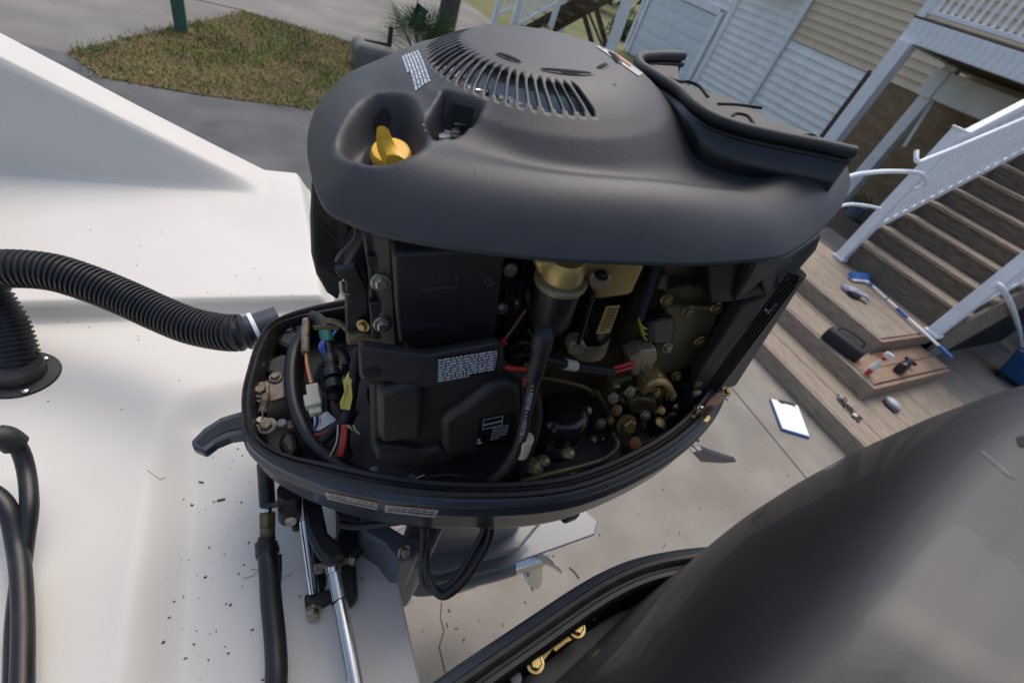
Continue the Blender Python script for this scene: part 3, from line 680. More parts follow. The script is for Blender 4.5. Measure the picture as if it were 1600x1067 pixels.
# ---- flywheel under the grille
MB().lathe([(0.0, .452), (.06, .452), (.085, .446), (.088, .436), (.150, .408), (.152, .37), (.03, .37)], (DC[0], DC[1], 0), n=64).build('flywheel', M_alu, eng, smooth=40)
for i in range(54):
    a = math.radians(RNG.uniform(135, 278)); r = RNG.uniform(0.10, 0.130); c = (DC[0] + r * math.cos(a), DC[1] + r * math.sin(a), 0.438 - (r - 0.1) * 0.42)
    MB().box((0, 0, 0), (RNG.uniform(.010, .022), RNG.uniform(.007, .014), 0.010)).build('stator_coil', [M_alu, M_conn, M_eng, M_alu, M_steel, M_rust, M_alu, M_eng][i % 8], eng, smooth=0, bevel=0.002).location = c
    bpy.context.collection
# ---- lightening slots in the centre disc: curved raised lips over dark openings
for a0, a1, r0 in ((205, 232, .070), (246, 292, .073), (302, 330, .066), (338, 8, .078)):
    if a1 < a0: a1 += 360
    arc = [np.array([DC[0] + r0 * math.cos(math.radians(a)), DC[1] + r0 * math.sin(math.radians(a)), 0.4625]) for a in np.linspace(a0, a1, 14)]
    rr_ = [0.0010 + 0.0032 * math.sin(math.pi * i / 13) ** 0.5 for i in range(14)]
    MB().tube(arc, rr_, 8).build('curved_slot', MATS['dark_void'], cover, smooth=60)
    arc2 = [p + np.array([(p[0] - DC[0]) * 0.06, (p[1] - DC[1]) * 0.06, 0.0006]) for p in arc]
    MB().tube(arc2, [x * 0.5 for x in rr_], 6).build('slot_lip', M_cowl, cover, smooth=60)
# ---- warning print on the cover and at its crown
def zcov(x, y):
    s = polydist(dense(COVER_OUT, 260), np.array([x]), np.array([y])); return float(cover_height(np.array([x]), np.array([y]), s)[0])
def print_lines(name, c00, c10, c01, rows, m, parent, zf=None, fill=0.6, seed=1, breaks=True, lift=0.0008):
    """rows of small dashes of print laid on a surface; c00 start of first row, c10 its end, c01 start of last row"""
    rg = np.random.default_rng(seed); mb = MB(); c00, c10, c01 = map(np.array, (c00, c10, c01)); xd = c10 - c00; yd = (c01 - c00) / max(rows, 1)
    for i in range(rows):
        t = 0.0; end = 1.0 if i < rows - 1 else 0.55
        while t < end:
            l = min(rg.uniform(0.03, 0.13), end - t); a = c00 + yd * i + xd * t; b = a + xd * l; h_ = yd * fill
            q = [a, b, b + h_, a + h_]
            if zf: q = [np.array([p[0], p[1], zf(p[0], p[1]) + lift]) for p in q]
            mb.add(q, [(0, 1, 2, 3)]); t += l + 0.018
    return mb.build(name, m, parent, smooth=0)
a_, b_, c_ = on_cover(653, 80), on_cover(672, 128), on_cover(626, 92)
print_lines('warning_print', a_, b_, c_, 6, M_print, cover, zcov, 0.62, 3)
s0, s1, s2 = en(952, 74, z=.462), en(998, 110, z=.445), en(958, 70, z=.462)
TC = tree_of(cover, eng)
patch('warning_sticker', [(940, 70), (1004, 116), (997, 120), (932, 74)], M_deca, TC, eng, cover, 8, 3)
patch('orange_band', [(962, 86), (986, 103), (984, 106), (960, 89)], M_deco, TC, eng, cover, 4, 1, .0016)
M_scuff = mat('pale_scuff', (0.10, 0.105, 0.11), 0.7)
for L in ([(716, 128), (730, 134), (730, 135.5), (716, 130)], [(738, 147), (746, 152), (745, 153), (737, 148.5)], [(775, 190), (786, 186), (786, 187.2), (775, 191.5)], [(741, 262), (744, 275), (742.5, 275), (740, 262)], [(958, 130), (964, 132), (963, 134), (957, 132)], [(1105, 244), (1111, 247), (1110, 249), (1104, 246)]): patch('pale_mark', L, M_scuff, TC, eng, cover, 3, 1, .0004)
def ell(cx_, cy_, a, b, rot, n=20): return [(cx_ + a * math.cos(t) * math.cos(rot) - b * math.sin(t) * math.sin(rot), cy_ + a * math.cos(t) * math.sin(rot) + b * math.sin(t) * math.cos(rot)) for t in np.linspace(0, 2 * math.pi, n, endpoint=False)]
def spot(name, L, m, lift=.0008):
    P = [hit(TC, eng, *q, lift) for q in L]; return MB().add(P, [tuple(range(len(P)))]).build(name, m, cover, smooth=0)
spot('rear_hole', ell(597, 191, 13, 23, .2), MATS['dark_void'])
spot('pocket_opening', [(708, 161), (741, 170), (736, 196), (724, 207), (706, 200)], MATS['dark_void'])
# ---- oil filler cap in its recess
oc = en(611, 238, z=.400); cap_ = MB()
ax_ = nrm([-0.05, -0.25, 1])
cap_.lathe([(0, -.012), (.0175, -.012), (.0185, -.008), (.0185, -.001), (.0165, .0025), (.010, .004), (0.0001, .0042)], oc, ax_, 40).build('oil_cap', M_yel, eng, smooth=40)
capo = bpy.data.objects['oil_cap']
gd0 = en(598, 250, z=.408); gdir = nrm(en(628, 226, z=.408) - gd0)
u_ = nrm(en(600, 250, z=.404) - en(601, 226, z=.404)); pr_ = []
ridge = [en(618, 246, z=.408), en(611, 232, z=.412), en(604, 220, z=.417), en(600, 208, z=.423), en(598, 201, z=.427)]
RG = []
for i, p in enumerate(cr(ridge, 4)):
    t = i / 16; wv = 0.0100 - 0.0036 * t; hv = 0.012 - 0.002 * t; side = nrm(np.array([0.95, -0.30, 0.0])); dn_ = np.array([0, 0, -1.0])
    RG.append([p - side * wv + dn_ * hv, p + side * wv + dn_ * hv, p + side * wv * 0.75, p + side * wv * 0.3 - dn_ * 0.002, p - side * wv * 0.3 - dn_ * 0.002, p - side * wv * 0.75])
MB().loft(RG).build('grip', M_yel, capo, smooth=35, bevel=0.0012)
MB().lathe([(.0215, .0), (.026, .001), (.0265, -.012), (0.0, -.013)], oc - ax_ * 0.010, ax_, 40).build('filler_hole', MATS['dark_void'], eng, smooth=40)
for (pxx, pyy, dd, mm) in ((702, 214, (.020, .010, .006), M_alu), (687, 216, (.008, .008, .006), M_conn), (714, 210, (.008, .008, .010), M_zinc), (722, 196, (.014, .003, .004), M_eng)):
    MB().box((0, 0, 0), dd).build('lift_bracket', mm, eng, smooth=0, bevel=0.0015).location = tuple(float(v) for v in hit(TC, eng, pxx, pyy, .003))
bolt(eng, hit(TC, eng, 716, 209, .003), 0.004, M_zinc, (0, -.2, 1))
# ---- rear intake tray with a rubber edging
ZG = 0.425
gpath = [(1068, 88, .440), (1045, 87, .441), (1015, 88, .443), (998, 92, .444), (1003, 105, .445), (1028, 121, .446), (1060, 142, .446), (1085, 165, .446), (1115, 184, .445), (1160, 200, .444), (1220, 214, .443), (1280, 226, .442), (1334, 238, .441)]
G = cr([en(a, b, z=c) for a, b, c in gpath], 8)
MB().tube(G, 0.0062, 12).build('rubber_edging', M_rub, eng, smooth=60)
G2 = [p + np.array([0.004, 0.002, -0.011]) for p in G]
MB().tube(G2, 0.0042, 10).build('seal_lip', M_rub, eng, smooth=60)
wl = MB(); wl.loft([[p + np.array([0.003, 0.002, -0.003]) for p in G], [p + np.array([0.008, 0.006, -0.055]) for p in G], [p + np.array([0.010, 0.008, -0.12]) for p in G]], closed=False, cap=False)
wl.build('tray_wall', M_gloss, eng, smooth=60, solid=0.004)
tray = [(1012, 101), (1065, 128), (1130, 146), (1200, 176), (1262, 205), (1322, 232), (1220, 217), (1150, 200), (1110, 184), (1080, 163), (1050, 140)]
far_ = [en(a, b, z=.437) for a, b in [(1006, 96), (1062, 100), (1064, 126), (1110, 140), (1148, 150), (1205, 180), (1262, 206), (1300, 224), (1322, 233)]]
nearG = [en(a, b, z=.437) for a, b in [(1322, 236), (1220, 218), (1160, 204), (1115, 189), (1086, 170), (1060, 146), (1028, 125), (1006, 110)]]
MB().prism([np.array([p[0], p[1], .4345]) for p in far_ + nearG], (0, 0, -.05)).build('intake_lid', M_dust, eng, smooth=0, bevel=0.003)
# raised ribs and openings on the lid
for L, rr2 in (([(1042, 121), (1060, 128), (1075, 128), (1092, 135), (1106, 152)], .0019), ([(1122, 163), (1150, 164), (1190, 169)], .0018), ([(1143, 184), (1150, 178), (1168, 182), (1178, 195)], .0018), ([(1254, 212), (1268, 211), (1276, 216)], .0016)):
    MB().tube(cr([en(a, b, z=.4352) for a, b in L], 6), rr2, 8).build('lid_rib', MATS['dark_void'] if True else M_rub, eng, smooth=60)
MB().prism([en(1000, 100, z=.41), en(1060, 98, z=.41), en(1062, 104, z=.405), en(1058, 120, z=.38), en(1010, 104, z=.39)], (0.012, 0.02, 0)).build('corner_wall', M_rub, eng, smooth=0, bevel=0.002)
# ---- power head: dark block behind everything
MB().box((.19, .10, .15), (.42, .26, .42)).build('engine_block', M_eng, eng, smooth=0, bevel=0.02)
MB().box((.05, .0, .20), (.10, .20, .30)).build('crankcase', M_eng, eng, smooth=0, bevel=0.015)
MB().box((.43, .02, .12), (.13, .16, .38)).build('cylinder_head', M_oily, eng, smooth=0, bevel=0.012)
MB().box((.33, -.045, .02), (.20, .06, .16)).build('oil_pump_housing', M_oily, eng, smooth=0, bevel=0.01)
slab('rear_shield', [(1098, 412), (1190, 412), (1180, 480), (1110, 640), (1040, 700), (1020, 690), (1060, 600)], -.06, .06, M_eng, bevel=0.004)
# ---- front air duct with a mesh
slab('air_duct', [(487, 285), (497, 290), (505, 320), (545, 352), (560, 380), (545, 400), (528, 470), (510, 458), (494, 430), (486, 398), (484, 340)], -.02, .07, M_black, ys=[-.01] * 11)
gm = MB()
for i in range(8):
    gm.bar(en(494, 345 + i * 9, y=-.013), en(524, 372 + i * 9, y=-.013), .0012, .0012); gm.bar(en(494, 372 + i * 7, y=-.013), en(526, 348 + i * 8, y=-.013), .0012, .0012)
tag(gm.build('duct_mesh', mat('mesh_wire', (0.022, 0.018, 0.013), 0.7), eng, smooth=0), kind='stuff')
wire('duct_seam', [(553, 352, -.07), (556, 366, -.08), (548, 380, -.085), (532, 396, -.09), (525, 408, -.09)], .0016, M_dust)
# ---- wiring box and its bracket
slab('bracket_column', [(565, 362), (610, 370), (612, 400), (618, 525), (580, 530), (574, 420)], -.085, .05, M_black)
for L in ([(572, 402), (608, 400), (606, 415), (574, 417)], [(576, 474), (608, 472), (608, 488), (578, 490)]):
    slab('bracket_rib', L, -.092, .02, M_black, bevel=0.0015)
slab('bracket_side', [(538, 420), (556, 385), (568, 372), (574, 420), (580, 525), (540, 520)], -.065, .05, M_black)
slab('bracket_wing', [(523, 424), (556, 418), (570, 446), (570, 462), (528, 432)], -.085, .01, M_black, bevel=0.0015)
wire('side_clip', [(534, 440, -.07), (536, 458, -.08), (545, 460, -.08)], .003, M_zinc)
for a, b, r in ((596, 441, .0068), (598, 507, .0065), (797, 422, .0055), (784, 482, .0052)): bolt(eng, en(a, b, y=-.098), r)
bolt(eng, en(568, 508, y=-.07), .0055, M_brass, (-.5, -1, .2)); bolt(eng, en(807, 474, y=-.08), .004, M_zinc)
fb = [en(*p, y=-.118) for p in [(613, 399), (625, 396), (786, 389), (790, 394), (781, 470), (772, 530), (764, 537), (636, 541), (624, 536), (618, 480)]]
box_ = MB().prism(fb, (0.0, .052, .006)).build('fuse_box', M_cover, eng, smooth=30, bevel=0.004, seg=3)
fx = nrm(en(780, 435, y=-.119) - en(660, 437, y=-.119)); fy = nrm(en(690, 425, y=-.119) - en(690, 445, y=-.119))
M_emb = mat('embossed_plastic', (0.055, 0.054, 0.053), 0.45)
text_mesh('63P-3', .0125, 'embossed_number', M_emb, box_, en(672, 443, y=-.1183), fx, fy, .0004)
print_lines('embossed_print', en(655, 450, y=-.1184), en(760, 444, y=-.1184), en(656, 457, y=-.1184), 1, M_emb, box_, None, 0.6, 8)
print_lines('embossed_print', en(628, 507, y=-.1184), en(688, 505, y=-.1184), en(629, 517, y=-.1184), 2, M_emb, box_, None, 0.5, 9)
MB().lathe([(.0042, 0), (.0048, .0006), (.0054, 0)], en(764, 441, y=-.1182), (0, -1, 0), 20).build('embossed_ring', M_emb, box_, smooth=40)
slab('lower_tray', [(632, 540), (768, 532), (756, 556), (640, 562)], -.105, .05, M_black)
slab('tray_clip', [(682, 536), (712, 533), (712, 545), (683, 548)], -.110, .01, M_black, bevel=0.001)
slab('mount_plate', [(786, 400), (808, 398), (806, 520), (786, 522)], -.085, .03, M_black)
slab('mount_plate', [(800, 440), (824, 438), (818, 520), (800, 528)], -.075, .03, M_panin)
# ---- moulded cover with the instruction label
yc_ = -.165
slab('intake_cover', [(560, 548), (566, 543), (600, 549), (660, 556), (672, 556), (778, 536), (788, 542), (788, 570), (820, 588), (822, 650), (806, 690), (770, 706), (690, 728), (664, 738), (586, 722), (580, 700), (578, 604), (562, 596)], yc_ + .010, .014, M_cover, bevel=0.005)
slab('intake_flap', [(560, 546), (566, 543), (600, 549), (660, 556), (672, 556), (778, 536), (787, 541), (788, 572), (690, 602), (662, 606), (625, 602), (612, 597), (573, 594), (563, 586)], yc_ - .004, .010, M_cover, bevel=0.003)
slab('cover_block', [(590, 616), (632, 603), (660, 606), (660, 686), (596, 694), (591, 680)], yc_ - .008, .03, M_cover, bevel=0.007)
slab('cover_recess', [(664, 606), (684, 604), (683, 690), (666, 702), (662, 690)], yc_ + .0105, .004, M_gloss, bevel=0.001)
rb_ = [(690, 668), (690, 657), (720, 640), (760, 609), (778, 600), (796, 604), (814, 612), (816, 650), (803, 688), (768, 702), (700, 716), (692, 704)]
slab('cover_bulge', rb_, yc_ - .006, .03, M_cover, bevel=0.009)
slab('cover_lip', [(584, 700), (612, 701), (664, 709), (686, 702), (720, 712), (690, 727), (664, 738), (588, 722)], yc_ - .002, .02, M_cover, bevel=0.006)
MB().lathe([(0, 0), (.0085, 0), (.009, .0012), (.007, .002)], en(582, 582, y=yc_ - .0045), (0, -1, .1), 20, sx=.7).build('plug_hole', MATS['dark_void'], eng, smooth=40)
lab = slab('label', [(684, 560), (779, 546), (774, 581), (684, 597)], yc_ - .0046, .0006, M_gloss, bevel=0)
print_lines('label_print', en(685, 562, y=yc_ - .0055), en(778, 547, y=yc_ - .0055), en(684, 598, y=yc_ - .0055), 9, M_print, lab, None, 0.66, 12)
lab2 = slab('label', [(748, 655), (806, 643), (800, 690), (745, 700)], yc_ - .0068, .0006, M_gloss, bevel=0)
print_lines('label_print', en(770, 669, y=yc_ - .0076), en(796, 663, y=yc_ - .0076), en(765, 690, y=yc_ - .0076), 6, M_print, lab2, None, 0.35, 15)
print_lines('label_print', en(745, 694, y=yc_ - .0076), en(752, 693, y=yc_ - .0076), en(747, 684, y=yc_ - .0076), 2, M_print, lab2, None, 0.7, 16)
for L in ([(756, 656), (786, 650), (785, 657), (755, 664)], [(755, 665), (785, 658), (784, 664), (754, 671)]):
    P = [en(a, b, y=yc_ - .0078) for a, b in L]; fr = MB()
    for i in range(4): fr.bar(P[i], P[(i + 1) % 4], .0005, .0005)
    fr.build('label_frame', M_print, lab2, smooth=0)
# ---- canister, starter motor, gold housing
zax = np.array([0, 0, 1.0])
def upright(name, c, prof, m, parent=eng, n=36, axis=(0, 0, 1), sm=40): return MB().lathe(prof, c, axis, n).build(name, m, parent, smooth=sm)
cc = en(866, 472, y=-.118); 
can_ = upright('canister', cc, [(0, -.042), (.014, -.042), (.022, -.036), (.0255, -.026), (.0262, .026), (.024, .030)], M_black)
ct = cc + np.array([0, 0, .030])
upright('canister_rim', ct, [(.026, 0), (.030, .001), (.0305, .006), (.028, .009), (.024, .010)], M_tan, can_)
upright('canister_cap', ct, [(.024, .008), (.0235, .026), (.019, .034), (0, .034)], M_gold, can_)
slab('relay_housing', [(838, 410), (1005, 404), (1008, 418), (988, 462), (962, 466), (930, 470), (925, 440), (895, 432), (880, 440), (842, 432)], -.122, .05, M_gold, bevel=0.008)
slab('housing_lug', [(921, 438), (928, 427), (958, 432), (954, 446), (938, 456), (922, 450)], -.132, .025, M_tan, bevel=0.003)
bolt(eng, en(939, 431, y=-.134), .005, M_eng, (0, -.2, 1)); bolt(eng, en(897, 412, y=-.118), .005, M_brass)
sm0, sm1 = en(936, 462, y=-.088), en(917, 545, y=-.088)
sax = nrm(sm0 - sm1); L0 = np.linalg.norm(sm0 - sm1)
stm = upright('starter_motor', sm1, [(0, -.002), (.020, -.002), (.0285, .004), (.0285, L0 * .35)], M_tan, axis=sax)
upright('motor_body', sm1, [(.0275, L0 * .25), (.0280, L0 * .27), (.0280, L0 * .98), (.02, L0 * 1.0)], M_gloss, stm, axis=sax)
slab('motor_lug', [(893, 537), (911, 533), (917, 542), (910, 556), (890, 556), (888, 548)], -.122, .02, M_tan, stm, bevel=0.003)
MB().tube([en(904, 536, y=-.123), en(928, 455, y=-.118)], .0032, 10).build('through_bolt', M_gloss, stm, smooth=60)
ml = slab('motor_label', [(947, 479), (969, 477), (953, 520), (931, 522)], -.1175, .0006, M_gold, stm, bevel=0)
print_lines('label_print', en(950, 483, y=-.1182), en(966, 482, y=-.1182), en(936, 520, y=-.1182), 8, M_eng, ml, None, 0.4, 5)
bolt(eng, en(917, 556, y=-.09), .004, M_zinc, (0, -.3, -1))
# ---- conduit and leads
P = cr([en(a, b, y=c) for a, b, c in [(846, 562, -.15), (872, 567, -.15), (905, 573, -.145), (935, 577, -.14), (958, 580, -.135)]], 10)
corrug('conduit', P, .0068, M_hoseb, eng, .0034, .16, 14)
MB().tube(P[13:19], .0074, 14).build('conduit_tape', M_wht, eng, smooth=60)
wire('red_lead', [(952, 577, -.135), (972, 571, -.13), (990, 566, -.125)], .0028, M_red_); wire('red_lead', [(952, 583, -.135), (972, 578, -.13), (990, 572, -.125)], .0028, M_red_)
wire('copper_lead', [(784, 536, -.12), (800, 515, -.115), (822, 484, -.11)], .0021, M_brn); slab('red_boot', [(781, 538), (789, 532), (794, 537), (786, 544)], -.125, .006, M_red_, bevel=0.001)
wire('red_lead', [(786, 571, -.15), (800, 575, -.155), (826, 577, -.155)], .0032, M_red_); wire('red_lead', [(821, 587, -.168), (820, 602, -.168)], .0018, M_red_)
slab('terminal', [(818, 572), (828, 569), (830, 577), (820, 580)], -.15, .006, M_brass, bevel=0.001)
wire('coil_hose', [(800, 545, -.10), (815, 535, -.10), (832, 540, -.10), (828, 552, -.10), (806, 556, -.10)], .004, M_rub)
# positive battery cable with its boot and print
cabP = [(849, 528, -.185), (843, 560, -.19), (833, 600, -.195), (824, 640, -.2), (814, 685, -.205), (800, 716, -.21), (778, 742, -.205), (745, 760, -.195), (700, 768, -.185), (660, 762, -.18)]
cab = wire('battery_cable', cabP, .0072, M_rub, n=14)
bt_ = MB().tube(cr([en(a, b, y=c) for a, b, c in [(849, 516, -.175), (849, 524, -.18), (846, 542, -.185), (839, 572, -.19), (833, 592, -.195)]], 6), [.0100] * 6 + [.0118] * 3 + [.0112] * 4 + [.0098] * 12, 14).build('terminal_boot', M_rub, eng, smooth=60)
MB().tube(cr([en(a, b, y=c) for a, b, c in [(822, 684, -.205), (818, 696, -.206), (813, 708, -.207)]], 6), .0105, 14).build('cable_tape', M_wht, eng, smooth=60)
def on_cable(t0):
    P = cr([en(a, b, y=c) for a, b, c in cabP], 20); return P
PC = on_cable(0)
ux = nrm(np.array(PC[76]) - np.array(PC[34])); toc = nrm(np.array([0, -.475, .6]) - PC[55]); uy = nrm(np.cross(toc, ux))
off_ = toc * .0076
PCa = np.array(PC); SC = np.r_[0, np.cumsum(np.linalg.norm(np.diff(PCa, axis=0), axis=1))]
def wrap_cable(x, y, z):
    s_ = SC[34] + x; p = np.array([np.interp(s_, SC, PCa[:, c]) for c in range(3)]); q = np.array([np.interp(s_ + .004, SC, PCa[:, c]) for c in range(3)])
    t_ = nrm(q - p); tc_ = np.array([0, -.475, .6]) - p; tc_ = nrm(tc_ - t_ * (tc_ @ t_)); rt = np.cross(tc_, t_); a = (y - .0026) / .0072
    return p + (tc_ * math.cos(a) + rt * math.sin(a)) * (.0075 + z)
text_mesh('+ + + POSITIVE + + + POSITIVE + +', .0072, 'cable_print', M_print, cab, None, None, None, .0001, wrap=wrap_cable)
dd = MB()
for i in range(120, 170, 3): dd.box(PC[i] + nrm(np.array([0, -.475, .6]) - PC[i]) * .0086, (.0022, .0022, .0010))
dd.build('cable_dashes', M_print, cab, smooth=0)
wire('cable_branch', [(835, 610, -.185), (838, 650, -.19), (832, 684, -.195), (826, 700, -.195), (812, 735, -.19), (796, 760, -.185)], .0075, M_rub, n=12)
wire('red_lead', [(794, 762, -.19), (785, 770, -.195)], .003, M_red_)
wire('grey_lead', [(820, 735, -.2), (808, 752, -.2), (800, 768, -.195)], .0010, M_zinc)
# ---- oil filter
fc = en(884, 640, y=-.145); 
fl = upright('oil_filter', fc, [(0.0001, .001), (.012, .0015), (.028, .0005), (.0345, -.003), (.0375, -.009), (.0385, -.018), (.0385, -.075), (.040, -.078), (.040, -.084), (0, -.084)], M_gloss, n=48)
rg = np.random.default_rng(4); pm = MB()
for row in range(7):
    a = -2.35
    while a < -0.75:
        da = rg.uniform(.05, .16); zz = -.046 - row * .0042
        pm.add([fc + np.array([.0387 * math.cos(t), .0387 * math.sin(t), q]) for t, q in ((a, zz), (a + da, zz), (a + da, zz - .0026), (a, zz - .0026))], [(0, 1, 2, 3)]); a += da + .04
pm.build('filter_print', mat('dim_print', (0.10, 0.11, 0.12), 0.6), fl, smooth=0)
# ---- gold fittings round the filter
upright('sensor_barrel', en(918, 690, y=-.125), [(0, -.012), (.015, -.012), (.016, .012), (.012, .018), (0, .018)], M_gold, axis=nrm([.8, -.5, .1]))
for a, b, s_ in ((835, 728, .014), (850, 720, .010), (888, 708, .010)): MB().lathe([(0, -s_), (s_ * .8, -s_), (s_, 0), (s_ * .7, s_ * .8), (0, s_)], en(a, b, y=-.19), nrm([.3, -.6, .5]), 6).build('oil_fitting', M_tan, eng, smooth=0, bevel=.0015)
wire('oil_pipe', [(815, 752, -.2), (850, 742, -.2), (900, 730, -.195), (940, 718, -.185), (960, 704, -.17), (964, 690, -.155), (956, 674, -.14)], .0048, M_oily, n=12)
# ignition module
slab('module_bracket', [(1034, 470), (1045, 455), (1075, 444), (1118, 455), (1124, 472), (1066, 480)], -.074, .04, M_oily, bevel=0.004)
md_ = slab('ignition_module', [(1042, 484), (1060, 478), (1122, 486), (1118, 500), (1088, 570), (1024, 588), (1008, 586), (1016, 562)], -.085, .03, mat('module_brown', (0.15, 0.122, 0.078), 0.45, 0.2, col2=(0.20, 0.16, 0.09), scale=15, bump=0.1), bevel=0.003)
for a, b, m in ((1041, 468, M_brass), (1074, 487, M_brass), (1042, 543, M_zinc), (1092, 534, M_brass), (1056, 587, M_brass), (1014, 592, M_zinc), (1118, 482, M_brass)): bolt(eng, en(a, b, y=-.092), .0062, m)
for a, b in ((1030, 452), (1096, 452)): MB().lathe([(0, 0), (.010, 0), (.011, .004), (.010, .02), (0, .02)], en(a, b, y=-.075), (.2, .5, .6), 16).build('boss', M_oily, eng, smooth=40)
cb_ = slab('black_connector', [(1018, 505), (1032, 498), (1054, 500), (1056, 514), (1050, 536), (1022, 538), (1014, 530)], -.098, .022, M_gloss, bevel=0.003)
slab('connector_latch', [(1010, 507), (1024, 503), (1026, 534), (1012, 536)], -.102, .02, M_black, bevel=0.003)
for i in range(3): wire('signal_lead', [(998, 494, -.09), (1000 + i, 506 + i * 5, -.1), (1008, 513 + i * 8, -.1), (1016, 510 + i * 10, -.098)], .0019, M_yg)
wire('loom_sleeve', [(1026, 412, -.07), (1018, 440, -.08), (1008, 468, -.085), (999, 498, -.09)], .0062, mat('woven_sleeve', (0.03, 0.035, 0.05), 0.8, var=0.5, scale=400), n=12)
slab('grey_connector', [(982, 560), (1000, 550), (1026, 546), (1028, 560), (1014, 586), (990, 588)], -.112, .026, M_tan, bevel=0.003)
slab('connector_latch', [(984, 560), (1002, 552), (1000, 584), (988, 588)], -.117, .02, M_tan, bevel=0.002)
wire('pale_rod', [(1096, 598, -.10), (1084, 584, -.1)], .0022, M_conn); wire('pale_rod', [(1130, 534, -.10), (1118, 514, -.1)], .0022, M_conn)
wire('pink_lead', [(1098, 560, -.08), (1092, 568, -.08)], .002, M_red_)
# thermostat housing and cam-side castings
slab('thermostat', [(1000, 612), (1012, 600), (1038, 592), (1052, 606), (1040, 622), (1022, 628), (1006, 624)], -.115, .04, M_gold, bevel=0.007)
wire('gold_pipe', [(1006, 610, -.122), (1018, 598, -.125), (1036, 596, -.125), (1046, 608, -.12), (1050, 618, -.115)], .007, M_gold, n=12)
bolt(eng, en(1022, 612, y=-.122), .007, M_brass); bolt(eng, en(1048, 618, y=-.12), .0068, M_brass)
slab('pump_cover', [(982, 632), (1000, 622), (1026, 626), (1030, 640), (1008, 652), (986, 648)], -.125, .04, M_oily, bevel=0.006)
slab('side_casting', [(930, 640), (962, 600), (990, 590), (996, 640), (985, 700), (950, 715), (928, 690)], -.105, .05, M_oily, bevel=0.008)
wire('cast_rib', [(930, 610, -.11), (948, 640, -.115), (958, 670, -.12), (962, 690, -.125)], .005, M_oily); wire('cast_rib', [(845, 590, -.10), (880, 596, -.105), (915, 606, -.11), (928, 618, -.11)], .004, M_oily)
wire('cast_rib', [(962, 622, -.118), (978, 612, -.118), (1000, 606, -.118)], .004, M_oily)
for a, b, r, m in ((958, 622, .0062, M_zinc), (963, 641, .0066, M_brass), (978, 664, .0125, M_brass), (938, 662, .0065, M_zinc), (940, 687, .0062, M_zinc), (936, 708, .005, M_brass), (1008, 650, .0066, M_zinc), (1004, 664, .0055, M_oily), (984, 612, .006, M_zinc), (990, 690, .005, M_rust), (967, 700, .0045, M_brass)):
    bolt(eng, en(a, b, y=-.13 if r < .01 else -.14), r, m, (0.05, -.75, .6))
MB().lathe([(0, 0), (.010, 0), (.011, .006), (.009, .016), (.0075, .018), (0, .018)], en(1026, 668, y=-.13), (.1, -.3, .9), 18).build('oil_sender', M_eng, eng, smooth=40)
upright('sender_ring', en(1030, 660, y=-.132), [(.007, 0), (.0095, .001), (.0095, .004), (.007, .005)], M_gold, axis=(.1, -.3, .9))
upright('rusty_cap', en(992, 692, y=-.16), [(0, -.004), (.010, -.004), (.011, .002), (0, .004)], M_rust, axis=(0, -.5, .8))
slab('oily_base', [(905, 700), (930, 690), (985, 650), (1050, 600), (1064, 620), (1040, 690), (1000, 716), (950, 738), (905, 742)], -.105, .04, mat('dark_oily', (0.022, 0.020, 0.014), 0.3, 0.2, col2=(0.06, 0.048, 0.022), scale=18, bump=0.3, bscale=90), bevel=0.008)
for k9, (a, b) in enumerate(((950, 655), (915, 640), (1030, 640), (950, 728))): MB().lathe([(0, 0), (.006, 0), (.008, .003), (.006, .008), (0, .009)], en(a, b, y=-.14), nrm([.2, -.7, .5]), 7).build('fitting', (M_oily, M_zinc, M_gold)[k9 % 3], eng, smooth=0)
rg = np.random.default_rng(77)
for k9 in range(16):
    a, b = rg.uniform(985, 1085), rg.uniform(560, 690); wire('small_lead', [(a, b, -.10), (a + rg.uniform(-18, 18), b + rg.uniform(4, 22), -.115), (a + rg.uniform(-34, 30), b + rg.uniform(16, 46), -.11)], rg.uniform(.0012, .0034), (M_rub, M_eng, M_oily, M_rub, M_corr)[k9 % 5])
for k9 in range(12):
    a, b = rg.uniform(940, 1090), rg.uniform(585, 700); MB().box((0, 0, 0), (rg.uniform(.006, .016), .006, rg.uniform(.004, .012))).build('small_bracket', (M_oily, M_eng, M_tan, M_oily)[k9 % 4], eng, smooth=0, bevel=.001).location = tuple(float(v) for v in en(a, b, y=-.128))
for k9 in range(9):
    a = rg.uniform(800, 850); b = rg.uniform(420, 560); wire('small_lead', [(a, b, -.075), (a + rg.uniform(-12, 12), b + 20, -.085), (a + rg.uniform(-20, 24), b + 50, -.08)], rg.uniform(.0018, .0045), (M_rub, M_eng, M_rub, M_oily)[k9 % 4])
# small dark hoses cluttering the aft corner
for L in ([(1034, 640, -.12), (1040, 660, -.125), (1028, 690, -.14), (1000, 720, -.17), (930, 745, -.19)], [(1058, 590, -.09), (1066, 620, -.1), (1058, 660, -.12), (1030, 700, -.16)], [(1070, 600, -.09), (1078, 640, -.1), (1050, 690, -.14)], [(900, 745, -.195), (960, 722, -.18), (1010, 690, -.16)]):
    wire('vacuum_hose', L, .0045, M_rub)
bolt(eng, en(1056, 636, y=-.115), .005, M_zinc); bolt(eng, en(1050, 648, y=-.12), .0045, M_corr)
